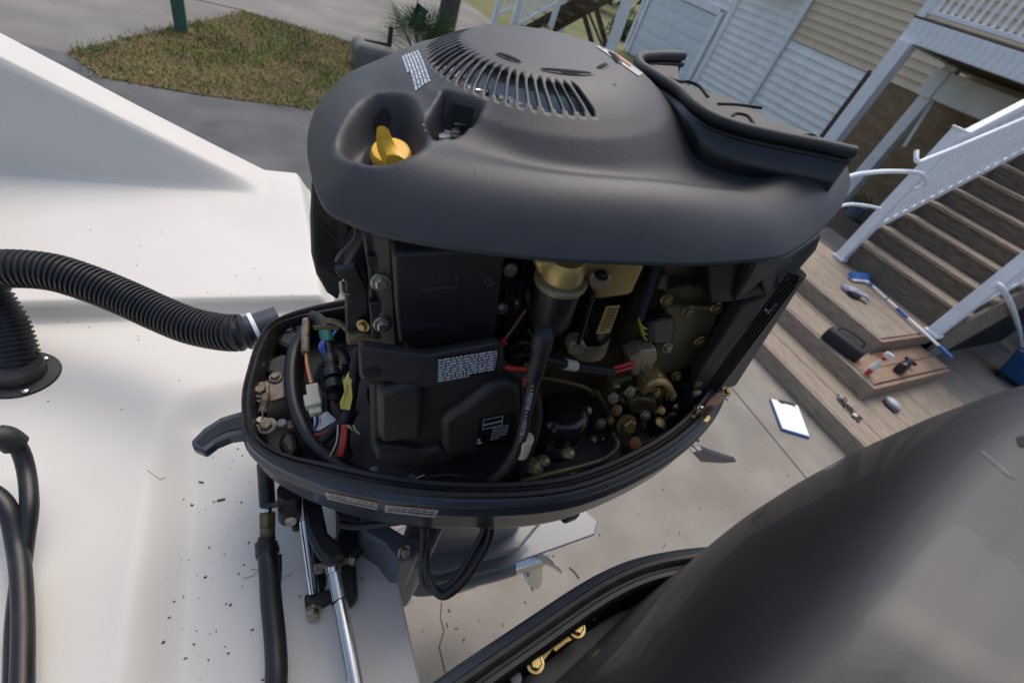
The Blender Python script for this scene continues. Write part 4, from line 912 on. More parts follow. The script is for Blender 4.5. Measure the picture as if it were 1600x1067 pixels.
# ---- ribbed rear panel
pn = [en(1128, 412, y=-.115), en(1184, 410, y=-.128), en(1229, 398, y=-.118), en(1285, 362, y=-.085), en(1272, 408, y=-.085), en(1262, 430, y=-.085), en(1150, 603, y=-.085), en(1102, 618, y=-.105), en(1058, 676, y=-.135), en(1048, 690, y=-.14), en(1044, 690, y=-.135), en(1086, 606, y=-.118), en(1090, 585, y=-.118), en(1160, 478, y=-.123), en(1196, 462, y=-.125), en(1140, 470, y=-.118), en(1116, 470, y=-.112)]
def panel(name, idx, m, dv=(0.0, .02, 0)): return MB().prism([pn[i] for i in idx], dv).build(name, m, eng, smooth=0, bevel=0.003)
rp = panel('rear_panel', [1, 2, 5, 6, 7, 8, 9, 10, 11, 12, 13, 14], M_cowl)
slab('panel_shoulder', [(1180, 408), (1226, 398), (1280, 364), (1286, 366), (1276, 392), (1246, 424), (1232, 440), (1196, 464), (1146, 472), (1172, 428)], -.132, .03, M_cowl, ys=[-.135, -.125, -.09, -.088, -.09, -.112, -.118, -.128, -.125, -.135], bevel=0.005)
slab('panel_return', [(1106, 414), (1180, 410), (1172, 428), (1146, 472), (1112, 474), (1108, 450)], -.12, .04, M_eng, bevel=0.003)
for i in range(5):
    t = i / 4.0
    a = np.array([1238 + 12 * t * 1.6, 420 + 6 * t]) ; b = np.array([1100 + 22 * t, 610 - 3 * t])
    MB().bar(en(a[0] - 4, a[1] + 6, y=-.1215 + .022 * t), en(b[0], b[1], y=-.1265 + .022 * t), .0022, .003, (0, -1, 0)).build('panel_slot', MATS['dark_void'], rp, smooth=0)
MB().lathe([(0, 0), (.0125, 0), (.0135, .002), (.0115, .003)], en(1248, 438, y=-.105), (.4, -.9, 0), 24, sx=.6).build('panel_hole', MATS['dark_void'], rp, smooth=40)
MB().lathe([(0, 0), (.008, 0), (.009, .002), (.007, .003)], en(1207, 478, y=-.121), (.4, -.9, 0), 24, sx=.5).build('panel_hole', MATS['dark_void'], rp, smooth=40)
for i in range(3): MB().box((0, 0, 0), (.0025, .004, .0035)).build('panel_nib', M_deca, rp, smooth=0, bevel=0.0008).location = tuple(float(v) for v in en(1196 + i * 4, 484 + (i % 2) * 4, y=-.122))
# ---- inside the pan: latch gear, seals, looms
zp = -.02
lt = MB().prism([en(a, b, z=zp) for a, b in [(392, 610), (400, 598), (418, 594), (430, 585), (446, 586), (450, 618), (426, 626), (402, 628)]], (0, 0, -.005)).build('latch_plate', M_corr, eng, smooth=0, bevel=0.0015)
bolt(eng, en(431, 590, z=zp + .002), .0065, M_corr, (0, 0, 1)); bolt(eng, en(408, 612, z=zp + .002), .008, M_corr, (0, 0, 1))
sp0, sp1 = en(416, 616, z=zp + .012), en(410, 644, z=zp + .008); hx = []
for i in range(12 * 11 + 1):
    t = i / (12 * 11); a = t * 11 * 2 * math.pi; d_ = nrm(sp1 - sp0); u = nrm(np.cross(d_, [0, 0, 1])); v = np.cross(d_, u); hx.append(sp0 + (sp1 - sp0) * t + (u * math.cos(a) + v * math.sin(a)) * .0052)
MB().tube(hx, .00115, 6).build('latch_spring', M_corr, eng, smooth=60)
wire('spring_hook', [(410, 644, -.10), (411, 650, -.10), (408, 656, -.10)], .001, M_corr)
MB().tube([en(410, 644, z=zp + .008), en(411, 652, z=zp + .006), en(407, 658, z=zp + .006)], .0013, 6).build('spring_hook', M_corr, eng, smooth=60)
MB().tube([en(417, 600, z=zp + .012), en(419, 612, z=zp + .014), en(416, 618, z=zp + .012)], .003, 8).build('spring_hook', M_corr, eng, smooth=60)
bolt(eng, en(418, 666, z=zp), .0085, M_corr, (-.1, -.1, 1)); bolt(eng, en(408, 659, z=zp), .006, M_zinc, (0, 0, 1))
MB().box((0, 0, 0), (.014, .014, .008)).build('latch_clip', M_corr, eng, smooth=0, bevel=0.002).location = tuple(float(v) for v in en(457, 664, z=-.03))
for a, b in ((405, 569), (451, 513), (440, 661)): MB().lathe([(0, 0), (.0075, 0), (.006, .002), (0.0001, .0028)], en(a, b, z=-.018), (0, 0, 1), 16).build('plastic_rivet', mat('grey_rivet', (0.13, 0.15, 0.17), 0.6), eng, smooth=40)
for a, b in ((584, 735), (643, 748), (1011, 723), (1059, 700)): MB().lathe([(0, 0), (.0075, 0), (.006, .002), (0.0001, .0028)], en(a, b, z=-.035), (0, 0, 1), 16).build('plastic_rivet', MATS['grey_rivet'], eng, smooth=40)
MB().prism([en(a, b, z=-.03) for a, b in [(415, 580), (420, 560), (440, 552), (480, 555), (470, 600), (455, 590), (430, 585)]], (0, 0, -.01)).build('pan_boss', M_panin, eng, smooth=0, bevel=0.006)
MB().prism([en(a, b, z=-.02) for a, b in [(430, 535), (440, 512), (462, 508), (468, 535), (462, 550)]], (0, 0, -.04)).build('pan_boss', M_panin, eng, smooth=0, bevel=0.008)
MB().prism([en(a, b, z=-.035) for a, b in [(432, 690), (440, 672), (462, 670), (466, 700), (450, 716)]], (0, 0, -.03)).build('pan_boss', M_panin, eng, smooth=0, bevel=0.008)
wz = lambda name, L, r, m, n=10: MB().tube(cr([en(a, b, z=c) for a, b, c in L], 7), r, n).build(name, m, eng, smooth=60)
wz('main_loom', [(500, 500, .02), (480, 515, .01), (462, 545, 0), (456, 580, -.005), (458, 620, -.01), (468, 655, -.015), (490, 692, -.02), (520, 720, -.03), (560, 742, -.035), (610, 756, -.04)], .0115, M_hoseb, 14)
wz('main_loom', [(470, 510, .0), (470, 560, -.03), (462, 600, -.03), (480, 660, -.04), (520, 735, -.05)], .008, M_rub, 12)
wz('sensor_hose', [(488, 494, .03), (500, 500, .035), (507, 515, .035), (510, 535, .03), (514, 560, .025), (520, 585, .02), (524, 625, .0)], .0095, M_rub, 14)
wz('loom_tape', [(508, 519, .035), (511, 530, .032), (513, 536, .03)], .0102, M_teal, 14)
for q in ((516, 565), (519, 585), (521, 603)): MB().lathe([(.0095, -.008), (.0125, -.008), (.0125, .006), (.0095, .006)], en(*q, z=.022), nrm(en(520, 590, z=.022) - en(514, 560, z=.026)), 16).build('hose_collar', M_black, eng, smooth=40)
wz('grey_lead', [(478, 500, .03), (477, 520, .03), (477, 552, .028)], .006, M_corr); 
for i, m in enumerate((M_red_, M_ytag, M_brn, M_eng)): wz('thin_lead', [(477 + i, 548, .028), (478 + i * 1.6, 570, .03), (484 + i * 2, 598, .03)], .0014, m, 6)
cn = MB(); ca, cb2 = en(488, 602, z=.032), en(494, 648, z=.028); cn.bar(ca, cb2, .017, .012).build('white_connector', M_conn, eng, smooth=0, bevel=0.002)
MB().bar(en(487, 618, z=.034), en(491, 636, z=.034), .022, .013).build('connector_clip', M_conn, eng, smooth=0, bevel=0.002)
for i in range(3): wz('thin_lead', [(494 + i * 2, 648, .028), (494 + i * 3, 660, .02), (490 + i, 672, .01)], .0012, (M_blu, M_eng, M_conn)[i], 6)
slab('blue_plug', [(497, 545), (508, 536), (512, 552), (504, 556)], -.06, .01, M_blu, bevel=0.002); wz('blue_lead', [(514, 535, .02), (522, 522, .02), (528, 512, .02)], .003, M_blu)
MB().prism([en(a, b, z=.03) for a, b in [(536, 594), (540, 588), (548, 575), (551, 585), (549, 600), (551, 620), (547, 640), (532, 638), (531, 628), (538, 612)]], (0, 0, -.002)).build('yellow_tag', M_ytag, eng, smooth=0, bevel=0.0005)
print_lines('tag_scribble', en(541, 600, z=.0312), en(536, 634, z=.0312), en(547, 602, z=.0312), 2, M_eng, bpy.data.objects['yellow_tag'], None, 0.25, 6)
wz('harness', [(560, 545, .05), (556, 570, .04), (552, 600, .02), (545, 640, .015), (536, 660, .005), (520, 672, -.01), (500, 690, -.02)], .0085, M_rub, 12)
wz('harness', [(556, 640, .01), (545, 660, 0), (540, 690, -.01), (545, 715, -.03)], .006, M_rub, 10)
for i, (m, dx_) in enumerate(((M_red_, 0), (M_red_, 3), (M_brn, -4), (M_conn, -10))): wz('thin_lead', [(538 + dx_, 664, .01), (536 + dx_, 690, .005), (530 + dx_ * 1.4, 712, -.01)], .0030 if i < 2 else .0012, m, 8)
for i, m in enumerate((M_brn, M_red_)): wz('thin_lead', [(492, 678 + i * 2, -.01), (504, 676 + i * 2, -.008), (514, 670 + i * 2, -.005)], .0014, m, 6)
MB().prism([en(a, b, z=-.015) for a, b in [(490, 650), (512, 642), (526, 656), (500, 672), (490, 672)]], (0, 0, -.006)).build('aluminium_tab', M_alu, eng, smooth=0, bevel=0.001)
for i in range(4): wz('thin_lead', [(540 + 4 * i, 664, .012), (546 + 3 * i, 668 + i, .01), (550 + 4 * i, 672 + i * 2, .006)], .0012, (M_conn, M_yg, M_eng, M_conn)[i], 6)
slab('fuel_rail', [(540, 530), (560, 524), (590, 524), (590, 536), (560, 540), (542, 542)], -.075, .02, M_oily, bevel=0.004); wire('fuel_line', [(505, 500, -.04), (530, 505, -.05), (560, 528, -.07), (600, 530, -.075)], .0035, M_oily); wire('fuel_line', [(490, 512, -.04), (530, 512, -.04)], .003, M_oily)
for i in range(14):
    a = RNG.uniform(500, 580); b = RNG.uniform(500, 640); wz('loose_hose', [(a, b, .0), (a + RNG.uniform(-12, 12), b + 22, -.02), (a + RNG.uniform(-25, 25), b + 50, -.04)], RNG.uniform(.003, .006), M_rub, 8)
wz('grey_lead', [(640, 756, -.02), (672, 745, -.015), (700, 742, -.01), (730, 745, -.02)], .003, M_rub); wz('grey_lead', [(640, 752, -.01), (655, 745, -.008), (663, 742, -.008)], .0022, M_zinc, 8)
# gold latch bar by the seal
lb = MB().prism([en(a, b, z=-.028) for a, b in [(826, 754), (838, 756), (842, 760), (878, 752), (884, 746), (902, 742), (905, 750), (886, 756), (848, 766), (828, 768)]], (0, 0, -.004)).build('gold_latch', M_gold, eng, smooth=0, bevel=0.001)
bolt(eng, en(833, 760, z=-.026), .006, M_gold, (0, 0, 1)); bolt(eng, en(898, 747, z=-.026), .006, M_brass, (0, 0, 1))
# aft clamp and braided leads
MB().prism([en(a, b, z=.0) for a, b in [(1078, 648), (1086, 632), (1100, 640), (1112, 652), (1106, 660), (1090, 656)]], (0, 0, -.006)).build('ground_clamp', M_gold, eng, smooth=0, bevel=0.002)
for i in range(8): wz('braided_lead', [(1092 + i, 645 + i, .012), (1104 + i * 2, 632, .022 + .003 * i), (1118 + i * 2, 616 + i, .016), (1130 + i, 612 + i * 2, .01)], .0010, (M_corr, M_brn, M_tan)[i % 3], 6)
bolt(eng, en(1096, 640, z=.01), .005, M_zinc, (0, 0, 1)); bolt(eng, en(1134, 612, z=.004), .006, M_brass, (.2, -.3, 1)); wz('clamp_arm', [(1104, 640, .0), (1120, 628, .0), (1136, 612, .0)], .005, M_tan)
for a, b in ((1062, 692), (1018, 712)): MB().lathe([(.008, 0), (.011, .001), (.0115, .004), (.008, .006)], en(a, b, z=-.03), (0, -.2, 1), 18).build('drain_boss', M_panin, eng, smooth=40)
# ---- decals on the lower cowl
Pp = dense(PAN_OUT, 160)
def on_pan(px_, py_, t=-.0012):
    # the near outer face of the lower cowl
    best = None
    for zz in np.linspace(-.12, -.02, 51):
        p = en(px_, py_, z=zz); tt_ = np.interp(zz, [-.165, -.145, -.110, -.080, -.034, -.026], [.055, .032, .014, .006, .004, 0]); d_ = float(polydist(Pp, np.array([p[0]]), np.array([p[1]]))[0]); ins = bool(polyin(Pp, np.array([p[0]]), np.array([p[1]]))[0])
        e = abs((d_ if ins else -d_) - tt_ - t)
        if best is None or e < best[0]: best = (e, p)
    return best[1]
def pan_decal(name, top, bot, m, n=8, t=-.0012):
    ra = [on_pan(*(np.array(top[0]) + (np.array(top[1]) - top[0]) * i / n), t) for i in range(n + 1)]; rb2 = [on_pan(*(np.array(bot[0]) + (np.array(bot[1]) - bot[0]) * i / n), t) for i in range(n + 1)]
    return MB().loft([ra, rb2], closed=False, cap=False).build(name, m, eng, smooth=60)
LC = [o for o in eng.children if o.name.startswith('lower_cowl')][0]; TL = tree_of(LC, eng)
for Q4, Qo in (([(508, 769), (590, 786), (590, 796), (512, 779)], [(508, 767), (591, 784), (590, 785.5), (508, 768.6)]), ([(602, 789), (685, 797), (680, 808), (601, 799)], [(602, 787), (686, 795), (685, 796.6), (602, 788.6)])):
    d_ = patch('warning_decal', Q4, M_deca, TL, eng, eng, 10, 2); patch('decal_band', Qo, M_deco, TL, eng, eng, 10, 1, .0010)
    for r_ in range(2):
        for c_ in range(7):
            f = lambda u, v: tuple((np.array(Q4[0]) * (1 - u) + np.array(Q4[1]) * u) * (1 - v) + (np.array(Q4[3]) * (1 - u) + np.array(Q4[2]) * u) * v)
            u0, u1, v0 = .06 + c_ * .13, .06 + c_ * .13 + .10, .25 + r_ * .35; patch('decal_print', [f(u0, v0), f(u1, v0), f(u1, v0 + .12), f(u0, v0 + .12)], mat('decal_ink', (0.10, 0.10, 0.10), 0.6), TL, eng, d_, 2, 1, .0013)
# ---- tilt / cowl latch lever at the front
tl = MB().prism([en(a, b, z=-.045) for a, b in [(382, 640), (345, 651), (318, 668), (297, 689), (301, 700), (318, 707), (336, 693), (358, 684), (388, 680)]], (0, 0, -.018)).build('tilt_lever', M_pan, eng, smooth=0, bevel=0.004)
MB().prism([en(a, b, z=-.0435) for a, b in [(380, 648), (347, 658), (322, 674), (306, 690), (315, 697), (333, 684), (356, 673), (384, 668)]], (0, 0, -.004)).build('lever_recess', M_gloss, tl, smooth=0, bevel=0.001)
# ---- under the pan: swivel and clamp bracket, mid section, lower unit, propeller
MB().prism([(-.12, -.10, -.13), (.50, -.12, -.13), (.42, .0, -.13), (.50, .12, -.13), (-.12, .10, -.13)], (0.0, 0, -.06)).build('apron', M_pan, eng, smooth=0, bevel=0.03)
rings = []
for zz, xa, xb, wy in ((-.16, .04, .46, .10), (-.30, .06, .40, .085), (-.55, .03, .36, .05), (-.80, .02, .36, .042), (-.93, .02, .40, .045)):
    rings.append([(xa + (xb - xa) * (0.5 - 0.5 * math.cos(a)), wy * math.sin(a) * (1.0 if math.sin(a) > 0 else 1.0), zz) for a in np.linspace(0, 2 * math.pi, 28, endpoint=False)])
MB().loft(rings).build('mid_section', M_lower, eng, smooth=50)
MB().prism([(-.02, -.05, -.93), (.10, -.075, -.93), (.30, -.075, -.93), (.64, -.04, -.93), (.67, 0, -.93), (.64, .05, -.93), (.46, .09, -.93), (.10, .09, -.93), (-.02, .06, -.93)], (0, 0, -.012)).build('cavitation_plate', M_lower, eng, smooth=0, bevel=0.004)
MB().prism([(-.01, -.06, -.80), (.10, -.085, -.80), (.34, -.07, -.80), (.44, 0, -.80), (.34, .07, -.80), (.10, .085, -.80), (-.01, .06, -.80)], (0, 0, -.02)).build('splash_plate', M_lower, eng, smooth=0, bevel=0.008)
rings = []
for zz, xa, xb, wy in ((-.935, .03, .44, .045), (-1.06, .05, .40, .034), (-1.14, .06, .38, .034)):
    rings.append([(xa + (xb - xa) * (0.5 - 0.5 * math.cos(a)), wy * math.sin(a), zz) for a in np.linspace(0, 2 * math.pi, 28, endpoint=False)])
MB().loft(rings).build('strut', M_lower, eng, smooth=50)
AXZ = -1.165
MB().lathe([(0.0001, -.02), (.026, -.008), (.042, .02), (.050, .07), (.054, .16), (.054, .30), (.050, .372)], (0.02, 0, AXZ), (1, 0, 0), 36).build('gearcase', M_lower, eng, smooth=50)
MB().prism([(.08, -.008, AXZ - .045), (.32, -.008, AXZ - .045), (.27, -.008, AXZ - .22), (.20, -.008, AXZ - .24)], (0, .016, 0)).build('skeg', M_lower, eng, smooth=0, bevel=0.004)
prop = MB().lathe([(.049, .0), (.046, .05), (.041, .11), (.037, .13), (0, .13)], (.393, 0, AXZ), (1, 0, 0), 32).build('propeller', M_steel, eng, smooth=50)
for k3 in range(3):
    a0 = math.radians(112 + 120 * k3); grid = []
    for i in range(12):
        t_ = i / 11; r = .036 + .125 * t_; cw = .115 * math.sin(math.pi * (.22 + .765 * t_)) ** .55; row = []
        for j in range(11):
            s_ = (j / 10 - .5) * cw + .05 * t_ * t_; pit = math.radians(52 - 22 * t_)
            a = a0 + s_ * math.cos(pit) / r * (1 if r > .05 else .8); row.append((.463 + s_ * math.sin(pit) + .03 * t_, r * math.cos(a), AXZ + r * math.sin(a)))
        grid.append(row)
    MB().loft(grid, closed=False, cap=False).build('blade', M_steel, prop, smooth=60, solid=0.004)
# aft deflector plate low behind the pan
MB().prism([en(a, b, y=.0) for a, b in [(1082, 708), (1098, 704), (1120, 712), (1152, 722), (1130, 724), (1095, 722)]], (0, .02, 0.0)).build('deflector_plate', M_pan, eng, smooth=0, bevel=0.003)
# bracket arms by the transom
W2E = lambda p: FE @ (np.array(p) - EYE) - OE
def wpath(name, L, r, m, par=eng, n=12, k=7, D=True):
    """L: (px, py, depth under the eye); built in the engine's axes"""
    P = cr([W2E(gz(a, b, H - c)) for a, b, c in L], k); return MB().tube(P, r, n).build(name, m, par, smooth=60)
def wslab(name, L, depth, th, m, par=eng, bevel=0.004):
    P = [W2E(gz(a, b, H - depth)) for a, b in L]; dz = FE @ np.array([0, 0, -th]); return MB().prism(P, dz).build(name, m, par, smooth=0, bevel=bevel)
wslab('clamp_bracket', [(560, 800), (600, 815), (640, 840), (668, 838), (672, 846), (648, 874), (622, 880), (600, 852), (566, 830)], .80, .16, M_lower, bevel=0.01)
wslab('clamp_bracket', [(640, 806), (690, 800), (700, 812), (668, 880), (634, 888), (618, 874)], .86, .25, M_lower, bevel=0.01)
bolt(eng, W2E(gz(631, 862, H - .80)), .008, M_zinc, (.5, -.6, .6))
wslab('steering_arm', [(472, 770), (500, 772), (506, 800), (512, 830), (536, 852), (540, 868), (516, 880), (496, 862), (478, 826)], .80, .03, M_black, bevel=0.006)
wpath('trim_sleeve', [(453, 765, .76), (453, 785, .80), (453, 806, .84)], .019, M_black, n=20)
wpath('swivel_tube', [(545, 790, .78), (545, 815, .84), (545, 830, .88)], .022, M_black, n=20)
for q in (.80, .82, .84): pass
wslab('swivel_boot', [(512, 850), (530, 830), (556, 824), (576, 832), (578, 850), (556, 868), (560, 930), (552, 945), (520, 938), (516, 900)], .86, .03, M_black, bevel=0.008)
bolt(eng, W2E(gz(581, 842, H - .855)), .006, M_zinc, (1, -.2, .2))
wpath('flush_hose', [(530, 818, .74), (560, 822, .74), (610, 816, .72), (655, 812, .70), (662, 830, .70), (661, 870, .72), (662, 905, .74), (680, 922, .74), (710, 908, .72), (735, 870, .70), (752, 840, .68), (762, 815, .66)], .0062, M_hoseb)
wpath('flush_hose', [(660, 812, .70), (666, 850, .71), (668, 900, .73), (690, 930, .73), (720, 912, .71), (750, 870, .69), (766, 835, .67), (764, 810, .65)], .0062, M_hoseb)
bolt(eng, W2E(gz(766, 818, H - .65)), .006, M_corr, (0, -1, 0))
wslab('tilt_lock_lever', [(778, 812), (820, 808), (880, 800), (884, 806), (820, 818), (780, 818)], .70, .012, M_hoseb, bevel=0.003)
wslab('tilt_lock_lever', [(880, 792), (902, 788), (908, 804), (888, 812), (880, 804)], .68, .02, M_hoseb, bevel=0.004)
# hose socket on the front of the cowl
hp = en(402, 505, z=-.045)
# ------------------------------------------------------------------ near motor
O2 = OE + np.array([0.09, -0.61, -0.02]); Y2 = 0.09
eng2 = engine_root('outboard_motor', EYE + FE.T @ O2, Y2, 'dark grey outboard motor closest to the camera, blurred in the lower right corner')
_c2, _s2 = math.cos(Y2), math.sin(Y2); RZ2 = np.array([[_c2, -_s2, 0], [_s2, _c2, 0], [0, 0, 1]])
def en2(px, py, x=None, y=None, z=None):
    r = RZ2.T @ (FE @ ray(px, py)); o = RZ2.T @ O2
    a, v = (0, x) if x is not None else (1, y) if y is not None else (2, z)
    return r * ((v + o[a]) / r[a]) - o
for nm in ('lower_cowl', 'rubber_seal', 'pan_floor', 'mid_section', 'cavitation_plate', 'splash_plate', 'strut', 'gearcase', 'skeg', 'apron'):
    src = [o for o in eng.children if o.name.split('.')[0] == nm][0]; inst(src, eng2)
pr2 = inst(prop, eng2)
for ch in list(prop.children): inst(ch, pr2)
NC = [(-.24, .0), (-.21, .07), (-.10, .115), (.07, .160), (.2, .198), (.34, .226), (.5, .232), (.64, .21), (.72, .14), (.75, 0)]
NCO = dense(NC + [(x, -y) for x, y in NC[-2:0:-1]], 160); rings = []
for t, zz in ((.012, .022), (.0, .020), (.0, .03), (.0, .10), (-.002, .17), (.001, .225), (.006, .275), (.014, .325), (.023, .365), (.034, .395), (.048, .415), (.064, .424), (.082, .427), (.100, .433), (.120, .444), (.150, .455), (.185, .462)):
    kx, ky = 1 - t / .5, 1 - t / .235
    rings.append([(.26 + (a - .26) * kx, b * ky, zz - .02 * max(0, a - .30) * min(1, zz / .3) - .25 * max(0, .1 - a) * min(1, zz / .3)) for a, b in NCO])
MB().loft(rings).build('cowl', mat('dark_cowl', (0.0125, 0.0135, 0.016), 0.46, var=0.2, scale=5, bump=0.05, bscale=500, speck=(0.06, 0.06, 0.06), sscale=300, sthr=(0.70, 0.76), coat=0.1), eng2, smooth=60)
MB().box((.19, .0, .15), (.42, .24, .42)).build('engine_block', M_eng, eng2, smooth=0, bevel=0.02)
lb2 = MB().prism([en2(a, b, z=-.03) for a, b in [(822, 1036), (828, 1024), (838, 1016), (882, 976), (892, 970), (906, 970), (912, 982), (902, 996), (886, 1004), (868, 1018), (864, 1014), (852, 1030), (848, 1042), (834, 1048)]], (0, 0, -.004)).build('gold_latch', M_gold, eng2, smooth=0, bevel=0.001)
bolt(eng2, en2(836, 1036, z=-.028), .0075, M_brass, (0, 0, 1)); bolt(eng2, en2(901, 982, z=-.028), .0075, M_brass, (0, 0, 1))
for a, b in ((924, 959), (806, 1059)): MB().lathe([(0, 0), (.0075, 0), (.006, .002), (0.0001, .0028)], en2(a, b, z=-.03), (0, 0, 1), 16).build('plastic_rivet', MATS['grey_rivet'], eng2, smooth=40)
cw_ = bpy.data.objects['cowl']; TN = tree_of(cw_, eng2)
M_streak = mat('pale_streak', (0.10, 0.105, 0.11), 0.6)
for L in ([(1535, 704), (1578, 744), (1577, 746), (1533, 707)], [(1556, 722), (1586, 748), (1585, 749.5), (1555, 724)]): patch('pale_mark', L, M_streak, TN, eng2, cw_, 4, 1, .0004)  # thin pale streaks laid on the near cowl
patch('cowl_hole', [(1588, 684), (1606, 680), (1606, 700), (1592, 698)], MATS['dark_void'], TN, eng2, cw_, 3, 3, .0006)
# ------------------------------------------------------------------ corrugated rigging hose
ph = e2w(hp)
Dp = H - ph[2]
rh = empty('rigging_hose', gz(31, 585, H - .87), 'thick black corrugated hose arching from a round deck flange to the opened outboard', 'hose')
ho = np.array(rh.location)
wp = [(31, 588, .875), (24, 550, .84), (8, 505, .80), (-14, 470, .765), (-30, 445, .74), (-22, 428, .705), (12, 420, .685), (80, 425, .68), (140, 443, .685), (197, 466, .69), (250, 490, .69), (295, 508, .685), (340, 518, .675), (372, 520, Dp + .005), (391, 515, Dp)]
PH = cr([gz(a, b, H - c) - ho for a, b, c in wp], 10)
corrug('hose_body', PH, .0335, M_hoseb, rh, .0085, .11, 26)
fl_ = MB().lathe([(0, 0), (.056, 0), (.058, .001), (.056, .0045), (.040, .007), (.039, .03), (0, .03)], np.array([0, 0, -.001]), (0, 0, 1), 48).build('flange', M_black, rh, smooth=35)
for a, b in ((40, 612), (71, 562), (-12, 570)):
    p = gz(a, b, H - .866) - ho; MB().lathe([(0, 0), (.0055, 0), (.0052, .002), (.003, .0034), (0.0001, .0036)], p + np.array([0, 0, .003]), (0, 0, 1), 18).build('screw', M_steel, fl_, smooth=40)
cl_ = e2w(hp); tdir = nrm(PH[-1] - PH[-6])
MB().tube([PH[-1] - tdir * .004, PH[-1] + tdir * .05], .026, 30).build('hose_socket', M_pan, rh, smooth=40)
MB().tube([PH[-1] + tdir * .004, PH[-1] + tdir * .011], .0285, 30).build('clamp_band', M_vinyl, rh, smooth=40)
# ------------------------------------------------------------------ hoses and steering gear in the splashwell
def wtop(name, L, r, m, label, cat, group=None, n=14, k=8):
    o = np.array(gz(*L[0][:2], H - L[0][2])); P = [p - o for p in cr([gz(a, b, H - c) for a, b, c in L], k)]
    t = MB().tube(P, r, n).build(name, m, None, smooth=60); t.location = tuple(o); return tag(t, label, cat, group), o
t1, o1_ = wtop('black_hose', [(-30, 668, .74), (-4, 682, .74), (16, 686, .75), (32, 705, .77), (42, 740, .79), (46, 790, .80), (40, 840, .82), (32, 900, .84), (24, 980, .85), (22, 1100, .85)], .0105, M_hoseb, 'black hose with a collar curling down beside the left edge of the white splashwell', 'hose', 'black hoses at the left edge')
cl2 = cr([gz(a, b, H - c) - o1_ for a, b, c in [(-6, 681, .74), (10, 684, .745), (24, 694, .76)]], 6)
MB().tube(cl2, .0165, 16).build('collar', M_rub, t1, smooth=60)
wtop('black_hose', [(-40, 760, .78), (-8, 772, .79), (14, 800, .80), (26, 850, .82), (33, 900, .825), (36, 980, .83), (34, 1100, .83)], .0115, M_hoseb, 'lower plain black hose rising from the bottom left corner without a collar', 'hose', 'black hoses at the left edge')
sh = empty('hydraulic_hose', gz(415, 760, H - .80), 'black hydraulic steering hose with a brass fitting running down the splashwell', 'hose'); so_ = np.array(sh.location)
WP = lambda L, k=7: cr([gz(a, b, H - c) - so_ for a, b, c in L], k)
MB().tube(WP([(414, 725, .76), (416, 755, .79), (418, 790, .81)]), .0125, 16).build('upper_hose', M_hoseb, sh, smooth=60)
MB().tube(WP([(418, 788, .81), (418, 800, .815)]), .007, 14).build('hose_barb', M_steel, sh, smooth=60)
MB().lathe([(0, 0), (.0135, 0), (.0135, .022), (0, .022)], gz(418, 822, H - .82) - so_, nrm(gz(418, 805, H - .81) - gz(418, 822, H - .82)), 6).build('brass_nut', mat('dull_brass', (0.16, 0.13, 0.06), 0.45, 0.6, var=0.3, scale=60), sh, smooth=0, bevel=.001)
MB().lathe([(0, 0), (.0115, 0), (.0115, .016), (0, .016)], gz(418, 838, H - .825) - so_, nrm(gz(418, 805, H - .81) - gz(418, 822, H - .82)), 18).build('brass_ferrule', MATS['dull_brass'], sh, smooth=40)
ml_ = WP([(417, 838, .82), (416, 850, .825), (418, 862, .83), (420, 880, .83), (424, 940, .845), (430, 1000, .855), (432, 1052, .86), (428, 1110, .87)])
MB().tube(ml_, [.013] * 5 + [.0165] * 6 + [.0175] * 6 + [.015] * (len(ml_) - 17), 18).build('lower_hose', M_hoseb, sh, smooth=60)
for q in ((405, 862), (414, 880)):
    pass
MB().tube(WP([(434, 866, .84), (434, 900, .85), (430, 940, .86)]), .006, 12).build('tie_strap', M_black, sh, smooth=60)
MB().tube(WP([(410, 790, .80), (430, 788, .79), (438, 783, .78)]), .005, 12).build('side_pipe', M_black, sh, smooth=60)
ra_ = empty('steering_ram', gz(487, 880, H - .88), 'polished steering ram with black end brackets between motor and transom', 'steering ram'); so_ = np.array(ra_.location)
MB().tube(WP([(476, 812, .83), (490, 925, .895)], 2), .0095, 24).build('ram_rod', M_chrome, ra_, smooth=60)
MB().tube(WP([(492, 840, .86), (505, 925, .915)], 2), .008, 20).build('guide_rod', M_gloss, ra_, smooth=60)
def wb(name, L, D, th, m, par, o, bevel=.004): return MB().prism([gz(a, b, H - D) - o for a, b in L], (0, 0, -th)).build(name, m, par, smooth=0, bevel=bevel)
wb('end_bracket', [(475, 930), (482, 924), (520, 918), (524, 940), (500, 950), (478, 956)], .90, .03, M_black, ra_, so_)
bl_ = MB().lathe([(0, 0), (.013, 0), (.014, .003), (.011, .006), (.010, .006), (.010, .016), (.007, .018), (0, .018)], gz(490, 952, H - .90) - so_, (-.1, -.85, .5), 6).build('end_nut', M_zinc, ra_, smooth=0, bevel=.001)
MB().lathe([(0, 0), (.014, 0), (.014, .004), (.010, .008), (.010, .02), (0, .02)], gz(455, 804, H - .83) - so_, (-.1, -.85, .5), 8).build('pivot_nut', M_zinc, ra_, smooth=0, bevel=.001)
wb('bleed_fitting', [(456, 812), (466, 806), (472, 818), (464, 826), (455, 822)], .84, .02, M_black, ra_, so_)
MB().tube(WP([(500, 896, .855), (500, 880, .85)]), .0085, 12).build('clevis_pin', M_corr, ra_, smooth=60)
MB().tube(WP([(494, 886, .845), (552, 874, .84)], 2), .0055, 14).build('cross_bolt', M_corr, ra_, smooth=60)
MB().lathe([(0, 0), (.0095, 0), (.0095, .010), (0, .010)], gz(545, 876, H - .842) - so_, nrm([1, -.25, 0]), 6).build('lock_nut', M_zinc, ra_, smooth=0, bevel=.001)
